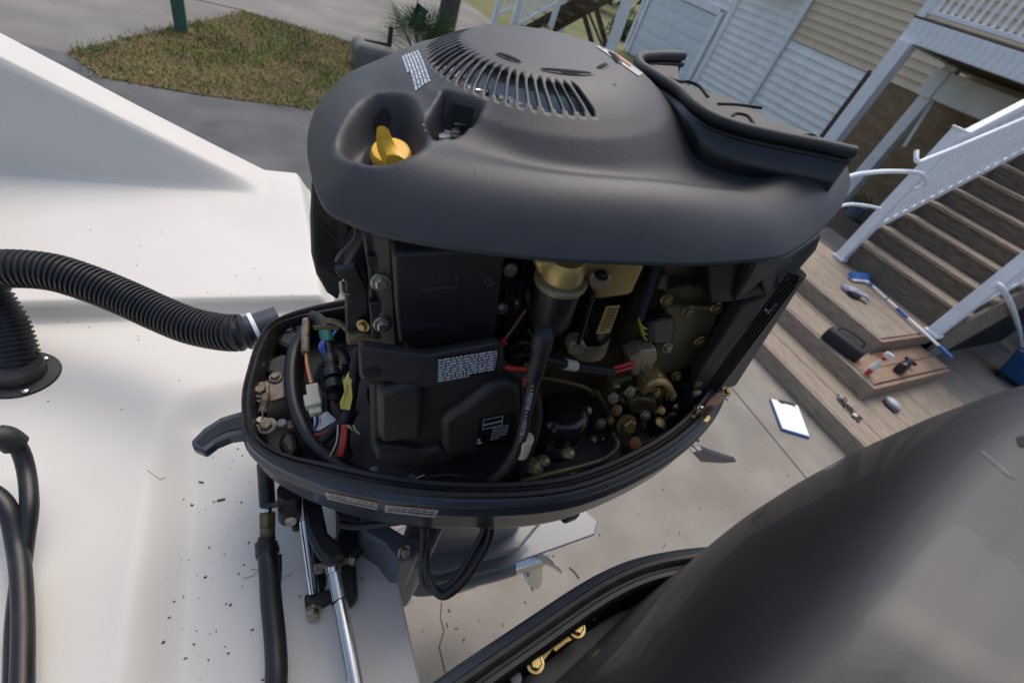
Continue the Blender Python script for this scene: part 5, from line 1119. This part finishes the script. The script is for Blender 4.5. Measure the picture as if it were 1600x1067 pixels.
MB().lathe([(0, 0), (.0095, 0), (.0095, .008), (0, .008)], gz(508, 884, H - .843) - so_, nrm([1, -.25, 0]), 6).build('copper_washer', mat('copper', (0.40, 0.20, 0.09), 0.4, 0.8, var=0.3, scale=60), ra_, smooth=0, bevel=.001)
tb_ = empty('tie_bar', gz(521, 890, H - .83), 'bright stainless tie bar running from the motor towards the camera', 'tie bar'); so_ = np.array(tb_.location)
MB().tube(WP([(520, 878, .83), (522, 895, .832)], 3), .0125, 20).build('ball_end', M_steel, tb_, smooth=60)
MB().tube(WP([(521, 888, .832), (530, 938, .845)], 3), .0105, 24).build('end_sleeve', M_steel, tb_, smooth=60)
MB().tube(WP([(530, 938, .845), (556, 1075, .862), (566, 1140, .868)], 3), .0118, 24).build('bar', M_steel, tb_, smooth=60)
MB().tube(WP([(529, 936, .845), (530.5, 941, .846)], 2), .0122, 24).build('joint_ring', M_eng, tb_, smooth=60)
# dirt and leaves in the splashwell
dm = mat('dirt_speck', (0.09, 0.065, 0.045), 0.9); dmesh = MB(); cnt = 0
while cnt < 105:
    px_, py_ = RNG.uniform(195, 640), RNG.uniform(630, 1066)
    if RNG.random() > (1.0 if px_ < 400 else .25): continue
    p0_ = gz(px_, py_, H - .94); d_ = float(boat_depth(np.array(p0_[0]), np.array(p0_[1]))); p = gz(px_, py_, H - d_)
    if p[0] > .17 or p[0] < -.16: continue
    s_ = abs(RNG.normal(0, .0009)) + .0003 + (.0015 if RNG.random() < .07 else 0); a = RNG.uniform(0, 3.14)
    R_ = np.array([[math.cos(a), -math.sin(a), 0], [math.sin(a), math.cos(a), 0], [0, 0, 1]])
    d2 = float(boat_depth(np.array(p[0]), np.array(p[1])))
    dmesh.box((p[0], p[1], H - d2 + .0008), (s_ * RNG.uniform(1, 3), s_, .0016), R_); cnt += 1
for i in range(22):
    px_, py_ = RNG.uniform(20, 480), RNG.uniform(330, 640); p0_ = gz(px_, py_, H - .83); d_ = float(boat_depth(np.array(p0_[0]), np.array(p0_[1]))); p = gz(px_, py_, H - d_)
    dmesh.box((p[0], p[1], H - float(boat_depth(np.array(p[0]), np.array(p[1]))) + .0006), (.0022, .0013, .001))
tag(dmesh.build('dirt_specks', dm, smooth=0), kind='stuff')
hair = MB()
for L in ([(395, 905), (410, 908), (430, 915), (440, 918), (452, 914), (458, 908)], [(382, 920), (396, 916), (404, 912)], [(245, 770), (262, 780), (270, 776)]):
    P = []
    for a, b in L:
        p = gz(a, b, H - .955); P.append(np.array([p[0], p[1], H - float(boat_depth(np.array(p[0]), np.array(p[1]))) + .001]))
    hair.tube(cr(P, 5), .00035, 4)
tag(hair.build('hair_and_thread', dm, smooth=0), kind='stuff')
def leaf(L, label, D):
    P = [gz(a, b, H - D) for a, b in L]; o = sum(P) / len(P); c = MB()
    n = len(P); V = [p - o + [0, 0, .001 + .003 * (i % 2)] for i, p in enumerate(P)] + [np.array([0, 0, .004])]
    c.add(V, [(i, (i + 1) % n, n) for i in range(n)]); t = c.build('dead_leaf', M_rust, None, smooth=0, solid=.0006); t.location = tuple(o); tag(t, label, 'leaf', 'dead leaves in the splashwell')
leaf([(189, 1054), (200, 1050), (214, 1056), (217, 1067), (205, 1072), (188, 1068)], 'brown dead leaf lying at the bottom edge of the white splashwell', .953)
leaf([(368, 684), (376, 680), (384, 690), (380, 696), (370, 692)], 'small brown leaf scrap beside the tilt lever', .952)
leaf([(480, 1012), (484, 994), (487, 1004), (482, 1014)], 'thin brown leaf sliver beside the stainless tie bar', .952)
gr = MB()
for i in range(200):
    px_, py_ = RNG.uniform(600, 1340), RNG.uniform(560, 1060); p = gz(px_, py_, 0); s_ = abs(RNG.normal(0, .003)) + .001; a = RNG.uniform(0, 3.14)
    if p[0] < .3: continue
    gr.box((p[0], p[1], .001), (s_ * RNG.uniform(1, 4), s_, .002), np.array([[math.cos(a), -math.sin(a), 0], [math.sin(a), math.cos(a), 0], [0, 0, 1]]))
tag(gr.build('driveway_grit', mat('grit', (0.06, 0.05, 0.04), .9), smooth=0), kind='stuff')
tw_ = MB()
for L in ([(830, 914), (833, 922)], [(890, 886), (898, 893), (905, 903)]):
    tw_.tube([gz(a, b, .004) for a, b in L], .003, 5)
tag(tw_.build('driveway_twigs', mat('twig', (0.10, 0.065, 0.04), .9), smooth=0), kind='stuff')
# ------------------------------------------------------------------ things on the steps
def at_step(a, b, i): return gz(a, b, ([0] + list(ZS))[i])
# brush with a telescopic pole, on the top step
B0, B1 = at_step(1351, 442, 3) + [0, 0, .03], gz(1484, 556, ZS[2] + .03)
bp = empty('deck_brush', B0, 'blue bristled brush on a white and blue telescopic pole across the top step', 'brush'); bo = np.array(B0); pd = nrm(B1 - B0); Lp = np.linalg.norm(B1 - B0)
def seg(name, t0, t1, r, m): MB().tube([pd * Lp * t0, pd * Lp * t1], r, 16).build(name, m, bp, smooth=60)
M_bl = mat('blue_plastic', (0.025, 0.10, 0.33), 0.45); M_wp = mat('white_pole', (0.72, 0.74, 0.76), 0.35)
seg('pole', .07, .46, .012, M_wp); seg('pole', .50, .90, .014, M_wp); seg('grip', .03, .085, .016, M_bl); seg('grip', .41, .54, .018, M_bl); seg('end_grip', .89, 1.02, .019, M_bl); seg('lock_ring', .27, .285, .014, M_bl)
h0_, h1_ = at_step(1326, 429, 3) - bo, at_step(1360, 431, 3) - bo; hz = np.array([0, 0, .055]); up_ = np.array([0, 0, 1.0]); hd = nrm(h1_ - h0_)
hp0, hp1 = gz(1331, 437, ZS[2] + .02) - bo, gz(1356, 439, ZS[2] + .02) - bo
MB().bar(hp0, hp1, .05, .02).build('brush_block', M_wp, bp, smooth=0, bevel=.006)
br0, br1 = gz(1327, 427, ZS[2] + .05) - bo, gz(1361, 429, ZS[2] + .05) - bo
bm_ = MB()
for i in range(26):
    for j in range(5):
        a = hp0 + (hp1 - hp0) * i / 25 + [0, 0, .008]; b = br0 + (br1 - br0) * i / 25 + [0, 0, .008 * (j - 2)] + RNG.normal(0, .004, 3); bm_.tube([a, b], [.004, .005], 5)
tag(bm_.build('bristles', mat('blue_bristle', (0.02, 0.13, 0.40), 0.7, var=0.3, scale=60), bp, smooth=0), kind='stuff')
MB().tube([pd * Lp * .04, (hp0 + hp1) / 2], .011, 12).build('neck', M_wp, bp, smooth=60)
# grey and black work gloves bundled by the brush
gc = at_step(1332, 462, 3)
gv = empty('work_gloves', gc, 'crumpled pale grey and black work gloves lying beside the brush head', 'gloves'); M_gl = mat('grey_cloth', (0.30, 0.34, 0.40), 0.85, col2=(0.42, 0.46, 0.52), scale=20, bump=0.4)
def blob(name, c, s, m, par, seed, amp=.25, rot=None):
    bm = bmesh.new(); bmesh.ops.create_icosphere(bm, subdivisions=3, radius=1.0); rg = np.random.default_rng(seed); F_ = rg.normal(0, 2.2, (5, 3)); ph_ = rg.uniform(0, 6, 5)
    for v in bm.verts:
        p = np.array(v.co); k_ = 1 + amp * sum(math.sin(float(F_[i] @ p) + ph_[i]) for i in range(5)) / 3; v.co = tuple(p * k_ * np.array(s))
    me = bpy.data.meshes.new(name); bm.to_mesh(me); bm.free(); me.materials.append(m)
    for p in me.polygons: p.use_smooth = True
    o = bpy.data.objects.new(name, me); ROOT.objects.link(o); o.parent = par; o.location = tuple(float(q) for q in c)
    if rot: o.rotation_euler = rot
    return o
blob('glove', (0.0, .03, .035), (.055, .10, .035), M_gl, gv, 3, .35, (0, 0, .5)); blob('glove', (-.04, -.02, .03), (.04, .07, .03), mat('black_cloth', (0.02, 0.02, 0.022), 0.8), gv, 5, .3, (0, 0, .9))
for i in range(5):
    a = .2 + i * .28; p0_ = np.array([.02, -.03, .045]); MB().tube(cr([p0_, p0_ + np.array([.045 * math.cos(a) + .02, -.05 * math.sin(a) - .02, .012]), p0_ + np.array([.07 * math.cos(a) + .03, -.09 * math.sin(a) - .02, -.02])], 5), [.013] * 5 + [.011] * 4 + [.008, .004], 8).build('finger', M_gl, gv, smooth=60)
# black zip bag with a strap handle
bc = at_step(1310, 545, 2)
bag = empty('camera_bag', bc, 'black padded bag with a carry strap standing on the middle step', 'bag'); M_bag = mat('black_nylon', (0.012, 0.013, 0.016), 0.75, bump=0.3, bscale=300)
bh = .135; yv = nrm(np.r_[(at_step(1348, 548, 2) - at_step(1284, 500, 2))[:2], 0]); xv = np.array([-yv[1], yv[0], 0]); LB = np.linalg.norm((at_step(1340, 560, 2) - at_step(1286, 520, 2))[:2])
rg_ = []
for t, s_ in ((-.5, .80), (-.46, .95), (-.3, 1.0), (.3, 1.0), (.46, .95), (.5, .80)):
    rg_.append([yv * LB * t + xv * .075 * s_ * cx_ + np.array([0, 0, bh / 2 + (bh / 2) * s_ * cz_]) for cx_, cz_ in [(-1, -.7), (-.8, -1), (.8, -1), (1, -.7), (1, .6), (.75, .95), (-.75, .95), (-1, .6)]])
MB().loft(rg_).build('bag_body', M_bag, bag, smooth=60, bevel=.02, seg=3)
MB().tube(cr([yv * LB * .34 + np.array([0, 0, bh * .98]), yv * LB * .30 + np.array([0, 0, bh + .035]) + xv * .02, np.array([0, 0, bh + .045]) + xv * .02, -yv * LB * .28 + np.array([0, 0, bh + .03]) + xv * .02, -yv * LB * .32 + np.array([0, 0, bh * .98])], 6), .008, 8).build('strap', M_bag, bag, smooth=60)
MB().tube(cr([yv * LB * .48 + xv * .07 + [0, 0, bh * .8], yv * 0 + xv * .079 + [0, 0, bh * .82], -yv * LB * .48 + xv * .07 + [0, 0, bh * .8]], 6), .0035, 6).build('zip', M_rub, bag, smooth=60)
# white trigger spray bottle, standing
M_wb = mat('milky_plastic', (0.66, 0.67, 0.62), 0.4); M_trg = mat('red_plastic', (0.55, 0.03, 0.03), 0.4)
sc_ = at_step(1352, 584, 2); tpz = gy(1378, 548, sc_[1]); hs = .26
sb_ = empty('spray_bottle', sc_, 'white spray bottle with a red trigger head standing on the middle step', 'spray bottle', 'spray bottles on the steps'); 
MB().lathe([(0, 0), (.040, 0), (.043, .006), (.043, .085), (.038, .105), (.026, .145), (.0165, .175), (.0165, .195), (0, .195)], (0, 0, 0), (0, 0, 1), 28, sx=.72).build('bottle', M_wb, sb_, smooth=45)
MB().lathe([(.019, .185), (.0205, .19), (.0205, .21), (.015, .214), (0, .214)], (0, 0, 0), (0, 0, 1), 24).build('collar', M_trg, sb_, smooth=45)
dv = nrm(np.array([.35, -.9, 0])); 
MB().loft([[np.array([0, 0, z_]) + dv * a_ + np.cross(dv, [0, 0, 1]) * b_ for a_, b_ in ((-.03 * q, -.014), (.05 * q, -.012), (.05 * q, .012), (-.03 * q, .014))] for z_, q in ((.21, .6), (.225, 1.0), (.25, .9), (.262, .55))]).build('spray_head', M_wb, sb_, smooth=30, bevel=.004)
MB().tube(cr([dv * -.01 + [0, 0, .222], dv * -.035 + [0, 0, .205], dv * -.040 + [0, 0, .18]], 5), .007, 8).build('trigger', M_trg, sb_, smooth=60)
lbv = nrm(np.array([-sc_[0], -sc_[1], 0])); ln = np.cross([0, 0, 1], lbv)
MB().loft([[np.array([.0335 * math.sin(a) * ln[0] + .0335 * 1.32 * math.cos(a) * lbv[0], .0335 * math.sin(a) * ln[1] + .0335 * 1.32 * math.cos(a) * lbv[1], z_]) for a in np.linspace(-.9, .9, 9)] for z_ in (.012, .075)], closed=False, cap=False).build('red_label', M_trg, sb_, smooth=60)
# black spray bottle lying on its side
k0 = at_step(1398, 583, 2); k1 = at_step(1432, 556, 2); kd = nrm(k1 - k0)
kb = empty('spray_bottle', k0 + np.array([0, 0, .012]), 'black spray bottle with a printed label lying flat on the middle step', 'spray bottle', 'spray bottles on the steps')
M_kb = mat('black_bottle', (0.012, 0.013, 0.016), 0.3)
MB().lathe([(0, .0), (.036, .0), (.042, .006), (.042, .10), (.036, .125), (.020, .16), (.015, .185), (.015, .20), (0, .20)], (0, 0, .03), kd, 28, sx=.7, ref=(0, 0, 1)).build('bottle', M_kb, kb, smooth=45)
MB().bar(kd * .195 + np.array([0, 0, .03]), kd * .235 + np.array([0, 0, .03]), .04, .03).build('spray_head', M_kb, kb, smooth=0, bevel=.006)
kn = np.cross(kd, [0, 0, 1]); MB().bar(kd * .225 + kn * -.035 + np.array([0, 0, .032]), kd * .225 + kn * .04 + np.array([0, 0, .032]), .022, .02).build('nozzle', M_kb, kb, smooth=0, bevel=.004)
lq = MB(); c0_ = np.array([0, 0, .0735]) 
lq.add([kd * t + kn * s_ + np.array([0, 0, .0605 + (.003 if abs(s_) < .012 else 0)]) for t, s_ in ((.02, -.022), (.045, -.022), (.045, .022), (.02, .022))], [(0, 1, 2, 3)]); lq.build('label_band', mat('blue_label', (0.07, 0.11, 0.28), 0.5), kb, smooth=0)
MB().lathe([(0, .0), (.012, 0), (.0001, .001)], kd * .085 + np.array([0, 0, .0605]), (0, 0, 1), 20).build('label_emblem', mat('gold_label', (0.22, 0.17, 0.05), 0.5), kb, smooth=0)
kb.scale = (1.45, 1.45, 1.45)
# pair of sunglasses and cord on the lowest step -> a tangle of black cord with a clear tag
cc_ = at_step(1326, 642, 1)
tg = empty('cord_tangle', cc_, 'small tangle of black cord and clips lying on the lowest step', 'cord'); lo_ = []
rg = np.random.default_rng(21); va = np.r_[(at_step(1342, 662, 1) - at_step(1314, 628, 1))[:2], 0]
for i in range(26):
    t = i / 25 - .5; lo_.append(va * t * 1.0 + np.r_[rg.normal(0, .030, 2), .008 + .015 * rg.random()])
MB().tube(cr(lo_, 6), .0055, 8).build('cord', M_rub, tg, smooth=60)
blob('clip', va * .25 + np.array([0, 0, .02]), (.03, .02, .012), M_wht, tg, 8, .1); blob('clip', -va * .55 + np.array([0, 0, .02]), (.03, .025, .02), mat('clear_grey', (0.22, 0.25, 0.28), 0.3), tg, 9, .1)
# pale grey cup lying by the near cowl
cp = at_step(1390, 634, 1); cu_o = empty('grey_sander', cp, 'small rounded light grey tool on the lowest step behind the near cowl', 'tool')
blob('tool_body', (0, 0, .035), (.055, .075, .035), mat('pale_grey_plastic', (0.36, 0.38, 0.41), 0.4), cu_o, 31, .05); MB().box((-.02, -.02, .015), (.09, .11, .02)).build('tool_base', M_black, cu_o, smooth=0, bevel=.006)
# clipboard on the concrete
q = [gz(a, b, .006) for a, b in [(1202, 624), (1245, 635), (1264, 685), (1220, 672)]]; co = sum(q) / 4
cb = empty('clipboard', co, 'blue clipboard holding a white sheet, lying on the concrete by the steps', 'clipboard')
MB().prism([p - co for p in q], (0, 0, .012)).build('board', M_bl, cb, smooth=0, bevel=.002)
sh_ = lambda p, f: (p - co) * f + [0, 0, .0135]
shift = (q[0] + q[1]) / 2 - co
MB().prism([sh_(q[0], .97), sh_(q[1], .97), sh_(q[2], .94), sh_(q[3], .94)], (0, 0, .004)).build('paper', mat('paper_sheet', (0.80, 0.82, 0.86), 0.7), cb, smooth=0)
e0, e1 = q[0] - co, q[1] - co
MB().bar(e0 * .93 + (e1 - e0) * .22 + [0, 0, .022], e0 * .93 + (e1 - e0) * .78 + [0, 0, .022], .02, .012).build('spring_clip', M_black, cb, smooth=0, bevel=.003)
for t in (.24, .76): MB().tube([e0 * .93 + (e1 - e0) * t + np.array([0, 0, .022]), e0 * .80 + (e1 - e0) * (.1 + .8 * t) + np.array([0, 0, .024])], .005, 8).build('clip_arm', M_black, cb, smooth=60)
# blue jerry can by the stairs
jc = gz(1592, 606, 0.0); jc = np.array([jc[0], jc[1], 0])
jr = empty('blue_bin', jc, 'blue plastic bin with round feet standing beside the near stair railing', 'bin'); M_bb = mat('blue_bin_plastic', (0.012, 0.07, 0.20), 0.4)
MB().loft([[np.array([sx_ * a, sy_ * a, z_]) for sx_, sy_ in ((-.2, -.3), (.2, -.3), (.2, .3), (-.2, .3))] for z_, a in ((.06, .85), (.30, 1.0), (.34, 1.06), (.36, 1.06))]).build('bin_body', M_bb, jr, smooth=0, bevel=.03)
for sx_ in (-.13, .13):
    for sy_ in (-.2, .2): MB().lathe([(0, 0), (.05, 0), (.05, .06), (0, .06)], (sx_, sy_, 0), (0, 0, 1), 20).build('foot', M_black, jr, smooth=40)
MB().loft([[np.array([sx_ * a, sy_ * a, z_]) for sx_, sy_ in ((-.2, -.3), (.2, -.3), (.2, .3), (-.2, .3))] for z_, a in ((.362, 1.09), (.385, 1.09), (.40, .95))]).build('bin_lid', M_bb, jr, smooth=0, bevel=.012)
# planter and bits under the tube handrail by the far newel
pp = gz(1330, 338, 0); 
pt_ = empty('plant_pot', (pp[0], pp[1], 0), 'blue grey pot with a small leafy plant behind the far stair rail', 'pot')
MB().lathe([(0, 0), (.13, 0), (.17, .22), (.18, .24), (.15, .25), (.14, .21), (0, .20)], (0, 0, 0), (0, 0, 1), 28).build('pot', mat('blue_grey_pot', (0.14, 0.19, 0.25), 0.5), pt_, smooth=40)
lm = MB()
for i in range(60):
    a = RNG.uniform(0, 6.28); r = RNG.uniform(.02, .2); c = np.array([r * math.cos(a), r * math.sin(a), .26 + RNG.uniform(0, .14)]); u = nrm(RNG.normal(0, 1, 3)) * .04; v = nrm(np.cross(u, RNG.normal(0, 1, 3))) * .02; lm.add([c - u, c - v, c + u, c + v], [(0, 1, 2, 3)])
tag(lm.build('leaf_clump', M_fol, pt_, smooth=0), kind='stuff')
# ------------------------------------------------------------------ green post on the turf
gp0 = gz(284, 50, 0); gpo = empty('mailbox_post', (gp0[0], gp0[1], 0), 'green painted square post standing at the edge of the turf patch', 'post')
MB().box((0, 0, .75), (.13, .13, 1.5)).build('post', M_green, gpo, smooth=0, bevel=.008)
MB().box((0, -.25, 1.55), (.2, .5, .2)).build('mailbox', M_black, gpo, smooth=0, bevel=.06)
MB().prism([(-.1, -.08, .0), (-.12, .1, .0), (.1, .12, .0), (.13, -.09, .0)], (0, 0, .03)).build('collar', M_soil, gpo, smooth=0, bevel=.01)
# ------------------------------------------------------------------ palms, flag, tree
def frond_fan(mb, base, direc, L, n=14, spread=1.3, wl=.018):
    d_ = nrm(direc); side = nrm(np.cross(d_, [0, 0, 1])); upv = np.cross(side, d_)
    for i in range(n):
        a = (i / (n - 1) - .5) * 2 * spread; ld = nrm(d_ * math.cos(a) + side * math.sin(a)); l = L * (0.55 + .45 * math.cos(a)) ; w_ = nrm(np.cross(ld, upv)) * wl
        tip = base + ld * l + np.array([0, 0, -.18 * l]); mid = base + ld * l * .55 + np.array([0, 0, .02])
        mb.add([base, mid - w_, tip, mid + w_ + upv * wl * .5], [(0, 1, 2, 3)])
pb_ = gz(652, 98, 0); small = empty('palm_shrub', (pb_[0], pb_[1], 0), 'low spiky fan palm growing beyond the turf beside the tree trunk', 'palm')
for i in range(22):
    a = i * 2.4; el = RNG.uniform(.45, 1.35); d_ = np.array([math.cos(a) * math.cos(el), math.sin(a) * math.cos(el), math.sin(el)]); L1 = RNG.uniform(.25, .5)
    f = MB(); f.tube([(0, 0, .05), d_ * L1], .012, 5); frond_fan(f, d_ * L1, d_ + np.array([0, 0, -.1]), RNG.uniform(.55, .8), 17, 1.1, .009); f.build('frond', M_leaf, small, smooth=0)
MB().lathe([(0, 0), (.10, 0), (.12, .1), (.05, .2), (0, .2)], (0, 0, 0), (0, 0, 1), 14).build('trunk', M_bark, small, smooth=40)
tb0 = gz(686, 95, 0); tr_ = empty('palm_tree', (tb0[0], tb0[1], 0), 'grey barked palm tree trunk standing behind the motor cover', 'tree')
r0 = .16
TP = [np.array([0, 0, 0]), np.array([.03, .02, 1.0]), np.array([.08, .03, 2.4]), np.array([.10, .05, 4.6])]
MB().tube(cr(TP, 8), [r0 * 1.25, r0 * 1.1] + [r0] * 23, 18).build('trunk', M_bark, tr_, smooth=60)
for i in range(26):
    a = i * 2.4; el = RNG.uniform(-.5, 1.2); d_ = np.array([math.cos(a) * math.cos(el), math.sin(a) * math.cos(el), math.sin(el)]); b_ = TP[-1]
    f = MB(); f.tube([b_, b_ + d_ * .7], .016, 5); frond_fan(f, b_ + d_ * .7, d_, .9, 17, 1.4, .022); f.build('frond', M_leaf, tr_, smooth=0)
# garden flag
fb_ = gz(646, 88, 0); dF = np.linalg.norm(fb_[:2]); 
def gplane(px, py): r = ray(px, py); n_ = nrm([fb_[0], fb_[1], 0]); return EYE + r * ((fb_ @ n_) / (r @ n_))
Q = [gplane(*p) for p in [(652, 4), (669, 18), (656, 50), (637, 42)]]; fo = np.array([fb_[0], fb_[1], 0])
flg = empty('garden_flag', fo, 'small dark garden flag with a pale emblem among the palm fronds', 'flag')
nf = nrm(np.cross(Q[1] - Q[0], Q[3] - Q[0])); nf = nf if nf @ (EYE - Q[0]) > 0 else -nf
MB().prism([p - fo for p in Q], -nf * .004).build('cloth', mat('flag_cloth', (0.012, 0.022, 0.045), 0.8), flg, smooth=0)
fuv = lambda u, v: Q[0] + (Q[1] - Q[0]) * u + (Q[3] - Q[0]) * v - fo + nf * .006
MB().prism([fuv(*p) for p in [(.50, .22), (.66, .20), (.62, .38), (.78, .46), (.80, .66), (.62, .80), (.44, .84), (.40, .66), (.52, .56), (.34, .44), (.40, .30)]], nf * .002).build('emblem', M_print, flg, smooth=0)
MB().prism([fuv(*p) for p in [(.08, .82), (.9, .84), (.9, .96), (.08, .96)]], nf * .002).build('orange_patch', M_deco, flg, smooth=0)
MB().prism([fuv(*p) for p in [(.2, .04), (.9, .06), (.85, .16), (.5, .14)]], nf * .002).build('green_patch', M_green, flg, smooth=0)
MB().tube([np.array([0, 0, 0]), Q[0] - fo + np.array([0, 0, .05])], .008, 8).build('flag_pole', M_black, flg, smooth=60)
# grey lidded box beside the turf
gb = gz(588, 112, 0); gbo = empty('storage_box', (gb[0], gb[1], 0), 'low grey box with a black upright handle at the edge of the turf', 'box')
MB().loft([[np.array([sx_ * a, sy_ * a, z_]) for sx_, sy_ in ((-.34, -.22), (.34, -.22), (.34, .22), (-.34, .22))] for z_, a in ((0, .95), (.26, 1.0), (.33, .93), (.36, .7))]).build('box_body', mat('warm_grey_plastic', (0.16, 0.155, 0.14), 0.6, var=.1, scale=8), gbo, smooth=0, bevel=.03)
hA = np.array([.14, 0, .36]); MB().box(hA + [0, 0, .12], (.06, .05, .26)).build('handle', M_black, gbo, smooth=0, bevel=.01); MB().bar(hA + np.array([-.34, 0, 0.0]), hA + [0, 0, .02], .05, .04).build('handle_bar', M_black, gbo, smooth=0, bevel=.01)
# ------------------------------------------------------------------ far stairs with white rails
fs0 = gz(769, 40, 0); fs = empty('far_staircase', (fs0[0], fs0[1], 0), 'distant outdoor stairs with white railings behind the motor cover', 'stairs'); fo = np.array([fs0[0], fs0[1], 0])
nv = nrm([fs0[0], fs0[1], 0]); sv = np.array([nv[1], -nv[0], 0])
def fpl(px, py, dd=0.0): r = ray(px, py); return EYE + r * ((fs0 @ nv + dd) / (r @ nv)) - fo
def fpost(px, py, wd=.10, h=2.2, m=M_vinyl, dd=0.0, name='newel', par=None, o=None, z0=None):
    p = fpl(px, py, dd); zz = p[2] if z0 is None else z0; return MB().box((p[0], p[1], zz + h / 2), (wd, wd, h)).build(name, m, par or fs, smooth=0, bevel=.006)
fpost(771, 38, .13, 2.0); fpost(802, 40, .15, 2.2); fpost(860, 44, .12, 2.6)
def frail(a, b, r=.035, name='rail', m=M_vinyl, dd=0.0): MB().bar(fpl(*a, dd), fpl(*b, dd), r * 1.6, r * 2).build(name, m, fs, smooth=0, bevel=.004)
frail((772, 26), (800, 13)); frail((808, 40), (862, 10)); frail((862, 10), (930, -28)); frail((772, -20), (806, -34)); frail((806, -10), (930, -70))
for i in range(10):
    t = (i + .5) / 10; x = 808 + 54 * t; y0_ = 40 - 30 * t; p = fpl(x, y0_); MB().box((p[0], p[1], p[2] + .5), (.035, .035, 1.0)).build('baluster', M_vinyl, fs, smooth=0)
for i in range(3):
    t = (i + .5) / 3; p = fpl(772 + 28 * t, 26 - 13 * t); MB().box((p[0], p[1], p[2] + .5), (.035, .035, 1.0)).build('baluster', M_vinyl, fs, smooth=0)
for i in range(6):
    p = fpl(824 + 18 * i, 44 - 10 * i, .5); MB().box((0, 0, 0), (.28, 1.0, .05)).build('tread', M_woodd, fs, smooth=0, bevel=.004).location = tuple(p)
MB().bar(fpl(862, 44, .9), fpl(960, -10, .9), .06, .28).build('stringer', M_pole, fs, smooth=0, bevel=.006)
MB().bar(fpl(800, 60, .1), fpl(920, -6, .1), .05, .22).build('stringer', M_pole, fs, smooth=0, bevel=.006)
def vpost(name, top, bot, wd, m, label, cat, group=None, dist=None):
    p = gz(*bot, 0); t = gx(*top, p[0]) ; o = np.array([p[0], p[1], 0]); r = empty(name, o, label, cat, group)
    n_ = nrm([p[0], p[1], 0]); rr2 = ray(*top); tp2 = EYE + rr2 * ((p @ n_) / (rr2 @ n_))
    MB().bar(np.zeros(3), (tp2 - o) * 1.6, wd, wd).build('shaft', m, r, smooth=0, bevel=.01); MB().box((0, 0, .03), (wd * 1.5, wd * 1.5, .06)).build('footing', M_conc, r, smooth=0, bevel=.01); return r
vpost('leaning_pole', (907, 4), (926, 70), .15, M_pole, 'leftmost brown timber pole leaning under the far building', 'pole', 'brown timber poles')
vpost('leaning_pole', (914, 6), (946, 84), .07, M_pole, 'thin middle brown timber pole between two thicker ones', 'pole', 'brown timber poles')
vpost('leaning_pole', (929, 4), (953, 92), .15, M_pole, 'rightmost brown timber pole, next to the white post', 'pole', 'brown timber poles')
vpost('white_post', (980, 2), (944, 108), .30, M_vinyl, 'thick white square post at the corner of the garage', 'post')
vpost('white_post', (882, 20), (872, 62), .22, M_vinyl, 'short white post behind the far stairs', 'post')
lp = gz(972, 62, 0); 
hg = empty('hedge', (lp[0], lp[1], 0), 'dark green shrub beside the garage corner', 'shrub')
lm = MB()
for i in range(900):
    a = RNG.normal(0, .30, 3); c = np.array([a[0] * 1.2, a[1] * 1.2, .35 + a[2] * .8]); u = nrm(RNG.normal(0, 1, 3)) * .08; v = nrm(np.cross(u, RNG.normal(0, 1, 3))) * .04; lm.add([c - u, c - v, c + u, c + v], [(0, 1, 2, 3)])
tag(lm.build('leaf_clump', M_fol, hg, smooth=0), kind='stuff'); MB().lathe([(0, 0), (.04, 0), (.03, .5), (0, .5)], (0, 0, 0), (0, 0, 1), 10).build('stem', M_bark, hg, smooth=40)
for i, (px_, dist, lbl) in enumerate(((938, 34, 'dark leafy tree far off behind the timber poles'), (1000, 44, 'dark leafy tree far off, right of the white post and mostly behind the garage'), (860, 40, 'dark leafy tree far off behind the distant stairs'), (700, 60, 'distant tree at the far end of the road above the palm'))):
    r = ray(px_, -60); a = math.atan2(r[1], r[0]); T = empty('broadleaf_tree', (dist * math.cos(a), dist * math.sin(a), 0), lbl, 'tree', 'far trees')
    MB().tube(cr([(0, 0, 0), (.1, .05, 1.5), (.0, .1, 3.0)], 6), [.25] * 6 + [.2] * 7, 10).build('trunk', M_bark, T, smooth=60)
    lm = MB(); rg = np.random.default_rng(40 + i); cen = rg.normal(0, 1, (14, 3)) * [1.7, 1.7, 1.1] + [0, 0, 3.2]
    for k_ in range(2600):
        c = cen[rg.integers(14)] + rg.normal(0, .55, 3); u = nrm(rg.normal(0, 1, 3)) * .22; v = nrm(np.cross(u, rg.normal(0, 1, 3))) * .12; lm.add([c - u, c - v, c + u, c + v], [(0, 1, 2, 3)])
    tag(lm.build('crown', M_fol, T, smooth=0), kind='stuff')
